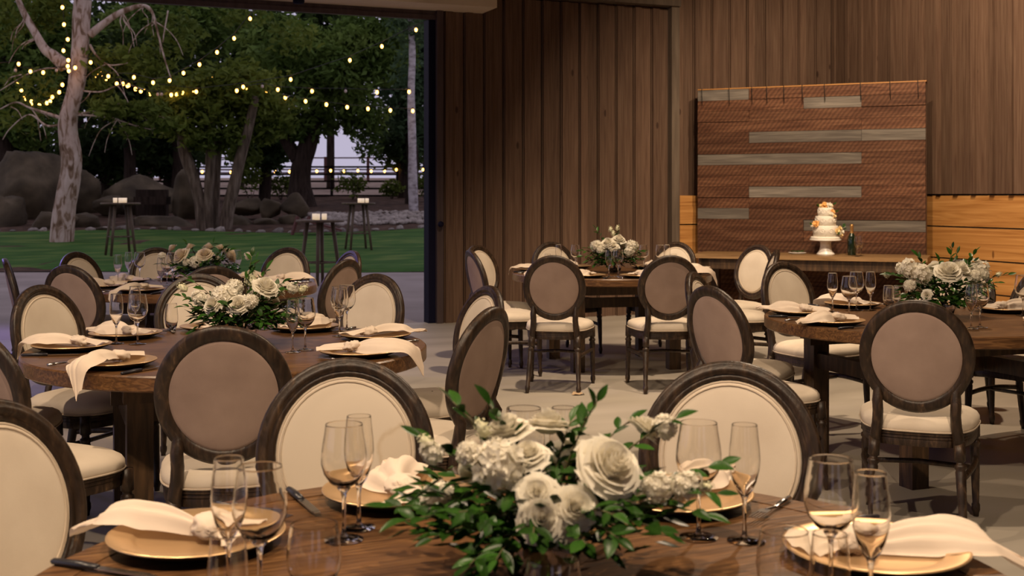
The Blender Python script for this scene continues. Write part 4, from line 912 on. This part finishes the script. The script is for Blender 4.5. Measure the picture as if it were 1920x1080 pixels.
def bouquet(k, label, c, scale, blooms, sprigs, leafL, nleaf, seed, petals=False, cream=False, fill=140):
    """blooms: kind,(right,towards viewer,up) metres from the vase foot,radius ; sprigs: end points"""
    r = random.Random(seed); tx, tz = c
    t = thing('floral_centerpiece', label, 'flowers', W(tx, tz, TZ), -TH, 'white rose centerpieces')
    v = obj('vase', vase_m[0][1], t); obj('stem_bundle', stem_b, v)
    for kind, (x, y, z), rad in blooms:
        p = Vector((x, -y, z)); d = Vector((x, -y*1.3-.02, z-.05)).normalized(); rot = d.to_track_quat('Z', 'Y').to_euler()
        if kind == 'rose':
            co, ms, al, alc = ROSE[r.randrange(3)]
            if petals:
                o = obj('rose', co, t, p, rot, rad)
                for m in ms: obj('petal', m, o)
            else: obj('rose', alc if cream else al, t, p, rot, rad)
        else: obj('blossom_cluster', CLUS[{'clus': 0, 'stock': 1, 'bud': 2}[kind]], t, p, rot, rad)
    if not petals:
        for q in range(12):
            th = q/12*2*PI+r.uniform(-.2, .2); rd = r.uniform(.15, .21); sprigs = sprigs+[(rd*1.15*math.cos(th), rd*math.sin(th), r.uniform(.05, .21))]
        nleaf = min(nleaf, 9)
    for e in sprigs:
        e = Vector((e[0], -e[1], e[2])); s = Vector((e.x*.15, e.y*.15, .10)); mid = (s+e)/2+Vector((0, 0, .25*(e-s).length*r.uniform(.3, .9)))
        pts = [s*(1-f)**2+mid*2*f*(1-f)+e*f*f for f in [q/8 for q in range(9)]]
        o = MB().tube(pts, [.0024*(1-f*.07) for f in range(9)], 5).build('sprig', 'stem', t)
        for q in range(nleaf):
            f = .25+.75*q/(nleaf-1); i = min(7, int(f*8)); pos = pts[i]+(pts[i+1]-pts[i])*(f*8-i if i < 8 else 1); tn = (pts[i+1]-pts[i]).normalized()
            side = tn.cross(Vector((r.uniform(-.5, .5), r.uniform(-.5, .5), 1))).normalized()*(1 if q % 2 else -1); d = (tn*.75+side*.8+Vector((0, 0, r.uniform(-.25, .35)))).normalized()
            if q == nleaf-1: d = tn
            up = Vector((r.uniform(-.5, .5), r.uniform(-.9, .1), 1)); x_ = d.cross(up).normalized(); z_ = x_.cross(d)
            L_ = leafL*r.uniform(.75, 1.2)
            lo = obj('leaf', LEAF[r.randrange(4)], o, pos, Matrix((x_, d, z_)).transposed().to_euler(), L_)
    mb = MB()
    for q in range(fill):
        th = r.uniform(0, 2*PI); rr_ = r.uniform(.02, .17)*scale; p = Vector((rr_*math.cos(th)*1.3, rr_*math.sin(th), .098+r.uniform(-.035, .125)*scale*(1-rr_*2.4))); d = Vector((math.cos(th), math.sin(th), r.uniform(-.7, .7))).normalized(); s = d.cross(Vector((r.uniform(-.4, .4), r.uniform(-.4, .4), 1))).normalized(); L_ = leafL*1.1
        u_ = s.cross(d)
        mb.add([p, p+d*L_*.35+s*L_*.24+u_*L_*.06, p+d*L_*.75+s*L_*.17, p+d*L_, p+d*L_*.75-s*L_*.17, p+d*L_*.35-s*L_*.24+u_*L_*.06, p+d*L_*.5-u_*L_*.05], [(0, 1, 6), (1, 2, 6), (2, 3, 6), (3, 4, 6), (4, 5, 6), (5, 0, 6)])
    stuff(mb.build('inner_foliage', 'leaf', t))
def pxb(k, lst, c):     # bloom list given by pixel and depth offset towards the viewer
    out = []
    for kind, px, py, rp, dy in lst:
        Z = c[1]-dy; out.append((kind, (PX(px, Z)-c[0], dy, PZ(py, Z)-TZ), rp/F*Z))
    return out
def pxs(lst, c):
    return [(PX(px, c[1]-dy)-c[0], dy, PZ(py, c[1]-dy)-TZ) for px, py, dy in lst]
def mirror(bl, fx=-1): return [(k_, (x*fx, -abs(y)-.03, z*.97), r_) for q, (k_, (x, y, z), r_) in enumerate(bl) if y > -.02 and q % 2 == 0]
c1 = (.045, 1.93)
b1 = pxb(1, [('rose', 1140, 880, 62, .10), ('rose', 1016, 975, 44, .15), ('rose', 1076, 955, 42, .14), ('rose', 1006, 928, 36, .12), ('rose', 950, 812, 44, .0), ('rose', 1026, 803, 42, -.05), ('clus', 935, 872, 52, .08), ('rose', 990, 855, 34, .05), ('clus', 880, 850, 26, .06),
  ('stock', 812, 850, 22, .02), ('stock', 1232, 915, 30, .06), ('stock', 1282, 912, 28, .03), ('clus', 1245, 800, 26, -.03), ('rose', 1205, 805, 30, -.05), ('bud', 800, 830, 16, .02), ('bud', 1322, 915, 14, .02), ('clus', 1060, 1010, 34, .14), ('bud', 905, 805, 18, .03)], c1)
b1 += [('rose', (-.10, -.12, .17), .04), ('rose', (.06, -.13, .18), .04), ('clus', (.0, -.16, .13), .05), ('clus', (.15, -.1, .13), .04), ('clus', (-.17, -.08, .12), .035)]
s1 = pxs([(848, 752, .0), (918, 758, .02), (1120, 752, .02), (1268, 785, -.02), (735, 950, .05), (760, 975, .10), (810, 1010, .14), (880, 1060, .18), (890, 1075, .14), (1345, 925, .04), (1320, 965, .08), (1230, 990, .12), (1160, 1010, .17), (1150, 965, .2), (930, 1050, .2), (790, 820, .0), (1350, 870, -.02), (860, 960, .15), (1000, 1000, .2), (1100, 1020, .2), (1070, 790, -.06), (1180, 790, -.1)], c1)
s1 += [(-.2, -.12, .12), (.2, -.13, .1), (.0, -.2, .1), (-.1, -.2, .05), (.12, -.2, .04)]
bouquet(1, 'largest trailing centerpiece of open white roses and glossy leaves', c1, 1.0, b1, s1, .040, 11, 1, True, fill=480)
c2 = (-1.15, 5.0)
b2 = pxb(2, [('clus', 420, 558, 26, .08), ('rose', 447, 572, 20, .12), ('rose', 400, 572, 18, .12), ('rose', 497, 540, 24, .06), ('clus', 470, 565, 15, .12), ('stock', 375, 560, 14, .05), ('bud', 343, 540, 10, .0), ('clus', 548, 540, 12, .0), ('clus', 440, 540, 18, -.02), ('bud', 470, 525, 14, -.03), ('rose', 520, 545, 16, -.05)], c2); b2 += mirror(b2)
s2 = pxs([(472, 480, 0), (480, 490, -.03), (340, 555, .05), (345, 575, .1), (350, 520, -.02), (545, 590, .12), (505, 612, .15), (480, 605, .15), (560, 560, .05), (555, 530, 0), (430, 600, .16), (530, 530, -.05), (390, 590, .14), (500, 505, 0)], c2)+[(-.2, -.15, .1), (.2, -.15, .1), (0, -.2, .1), (.1, -.18, .2)]
bouquet(2, 'lush white rose and hydrangea centerpiece on the middle lawn-side table', c2, 1.0, b2, s2, .045, 10, 2, fill=300)
c3 = (-2.2, 8.4)
b3 = pxb(3, [('rose', 340, 480, 16, .08), ('rose', 384, 478, 15, .08), ('clus', 366, 491, 12, .12), ('rose', 324, 466, 9, 0), ('rose', 357, 464, 9, 0), ('rose', 391, 464, 10, -.03), ('clus', 304, 480, 8, .05), ('clus', 350, 492, 8, .1)], c3); b3 += mirror(b3)
s3 = pxs([(425, 463, 0), (430, 470, .03), (415, 490, .08), (300, 495, .08), (345, 500, .12), (385, 500, .12), (310, 520, .14), (350, 455, -.03), (400, 455, -.05)], c3)+[(-.15, -.15, .1), (.15, -.15, .1)]
bouquet(3, 'cream rose centerpiece on the table by the lawn opening', c3, 1.0, b3, s3, .045, 9, 3, cream=True, fill=300)
c4 = (.85, 9.75)
b4 = pxb(4, [('rose', 1140, 457, 13, .08), ('rose', 1160, 450, 12, .05), ('clus', 1119, 460, 10, .05), ('clus', 1127, 468, 9, .08), ('clus', 1184, 462, 13, .05), ('stock', 1180, 472, 10, .08), ('bud', 1158, 428, 5, 0), ('bud', 1150, 438, 5, 0), ('rose', 1150, 463, 10, .1)], c4); b4 += mirror(b4)
s4 = pxs([(1118, 430, 0), (1090, 470, .03), (1092, 480, .06), (1205, 470, .0), (1100, 490, .1), (1190, 485, .1), (1165, 490, .12), (1130, 490, .12), (1160, 427, 0)], c4)+[(-.15, -.15, .1), (.15, -.15, .1)]
bouquet(4, 'upright white rose centerpiece on the table at the board wall', c4, 1.0, b4, s4, .045, 9, 4, fill=300)
c5 = (2.28, 6.2)
b5 = pxb(5, [('rose', 1778, 512, 25, .08), ('rose', 1798, 508, 22, .05), ('stock', 1708, 505, 18, .05), ('stock', 1730, 515, 18, .08), ('stock', 1840, 505, 13, .0), ('clus', 1828, 517, 12, .06), ('clus', 1706, 535, 12, .08), ('clus', 1845, 515, 10, .02), ('bud', 1872, 515, 6, 0), ('rose', 1738, 553, 10, .12)], c5); b5 += mirror(b5)
s5 = pxs([(1786, 465, 0), (1795, 475, -.02), (1830, 472, -.02), (1826, 490, 0), (1890, 515, .0), (1870, 530, .05), (1690, 525, .03), (1700, 555, .08), (1740, 565, .12), (1800, 570, .14), (1775, 560, .15), (1850, 540, .08), (1665, 515, 0), (1720, 480, -.03), (1760, 490, -.03)], c5)+[(-.18, -.15, .1), (.18, -.15, .1), (0, -.2, .1)]
bouquet(5, 'white rose and stock centerpiece on the table before the cake console', c5, 1.0, b5, s5, .045, 10, 5, fill=300)

# fallen dry leaf on the floor
dl = MB().grid([[(-.045, 0, .006), (-.02, .03, .02), (.02, .03, .012), (.05, .0, .004)], [(-.04, -.01, .004), (-.01, 0, .014), (.02, 0, .02), (.045, -.02, .006)], [(-.03, -.03, .012), (0, -.035, .006), (.03, -.03, .016), (.04, -.03, .004)]]).build('fallen_leaf', 'dry_leaf')
dl.location = W(PX(1083, 8.25), 8.25, 0); tag(dl, 'curled tan dry leaf on the concrete by a chair leg', 'leaf')
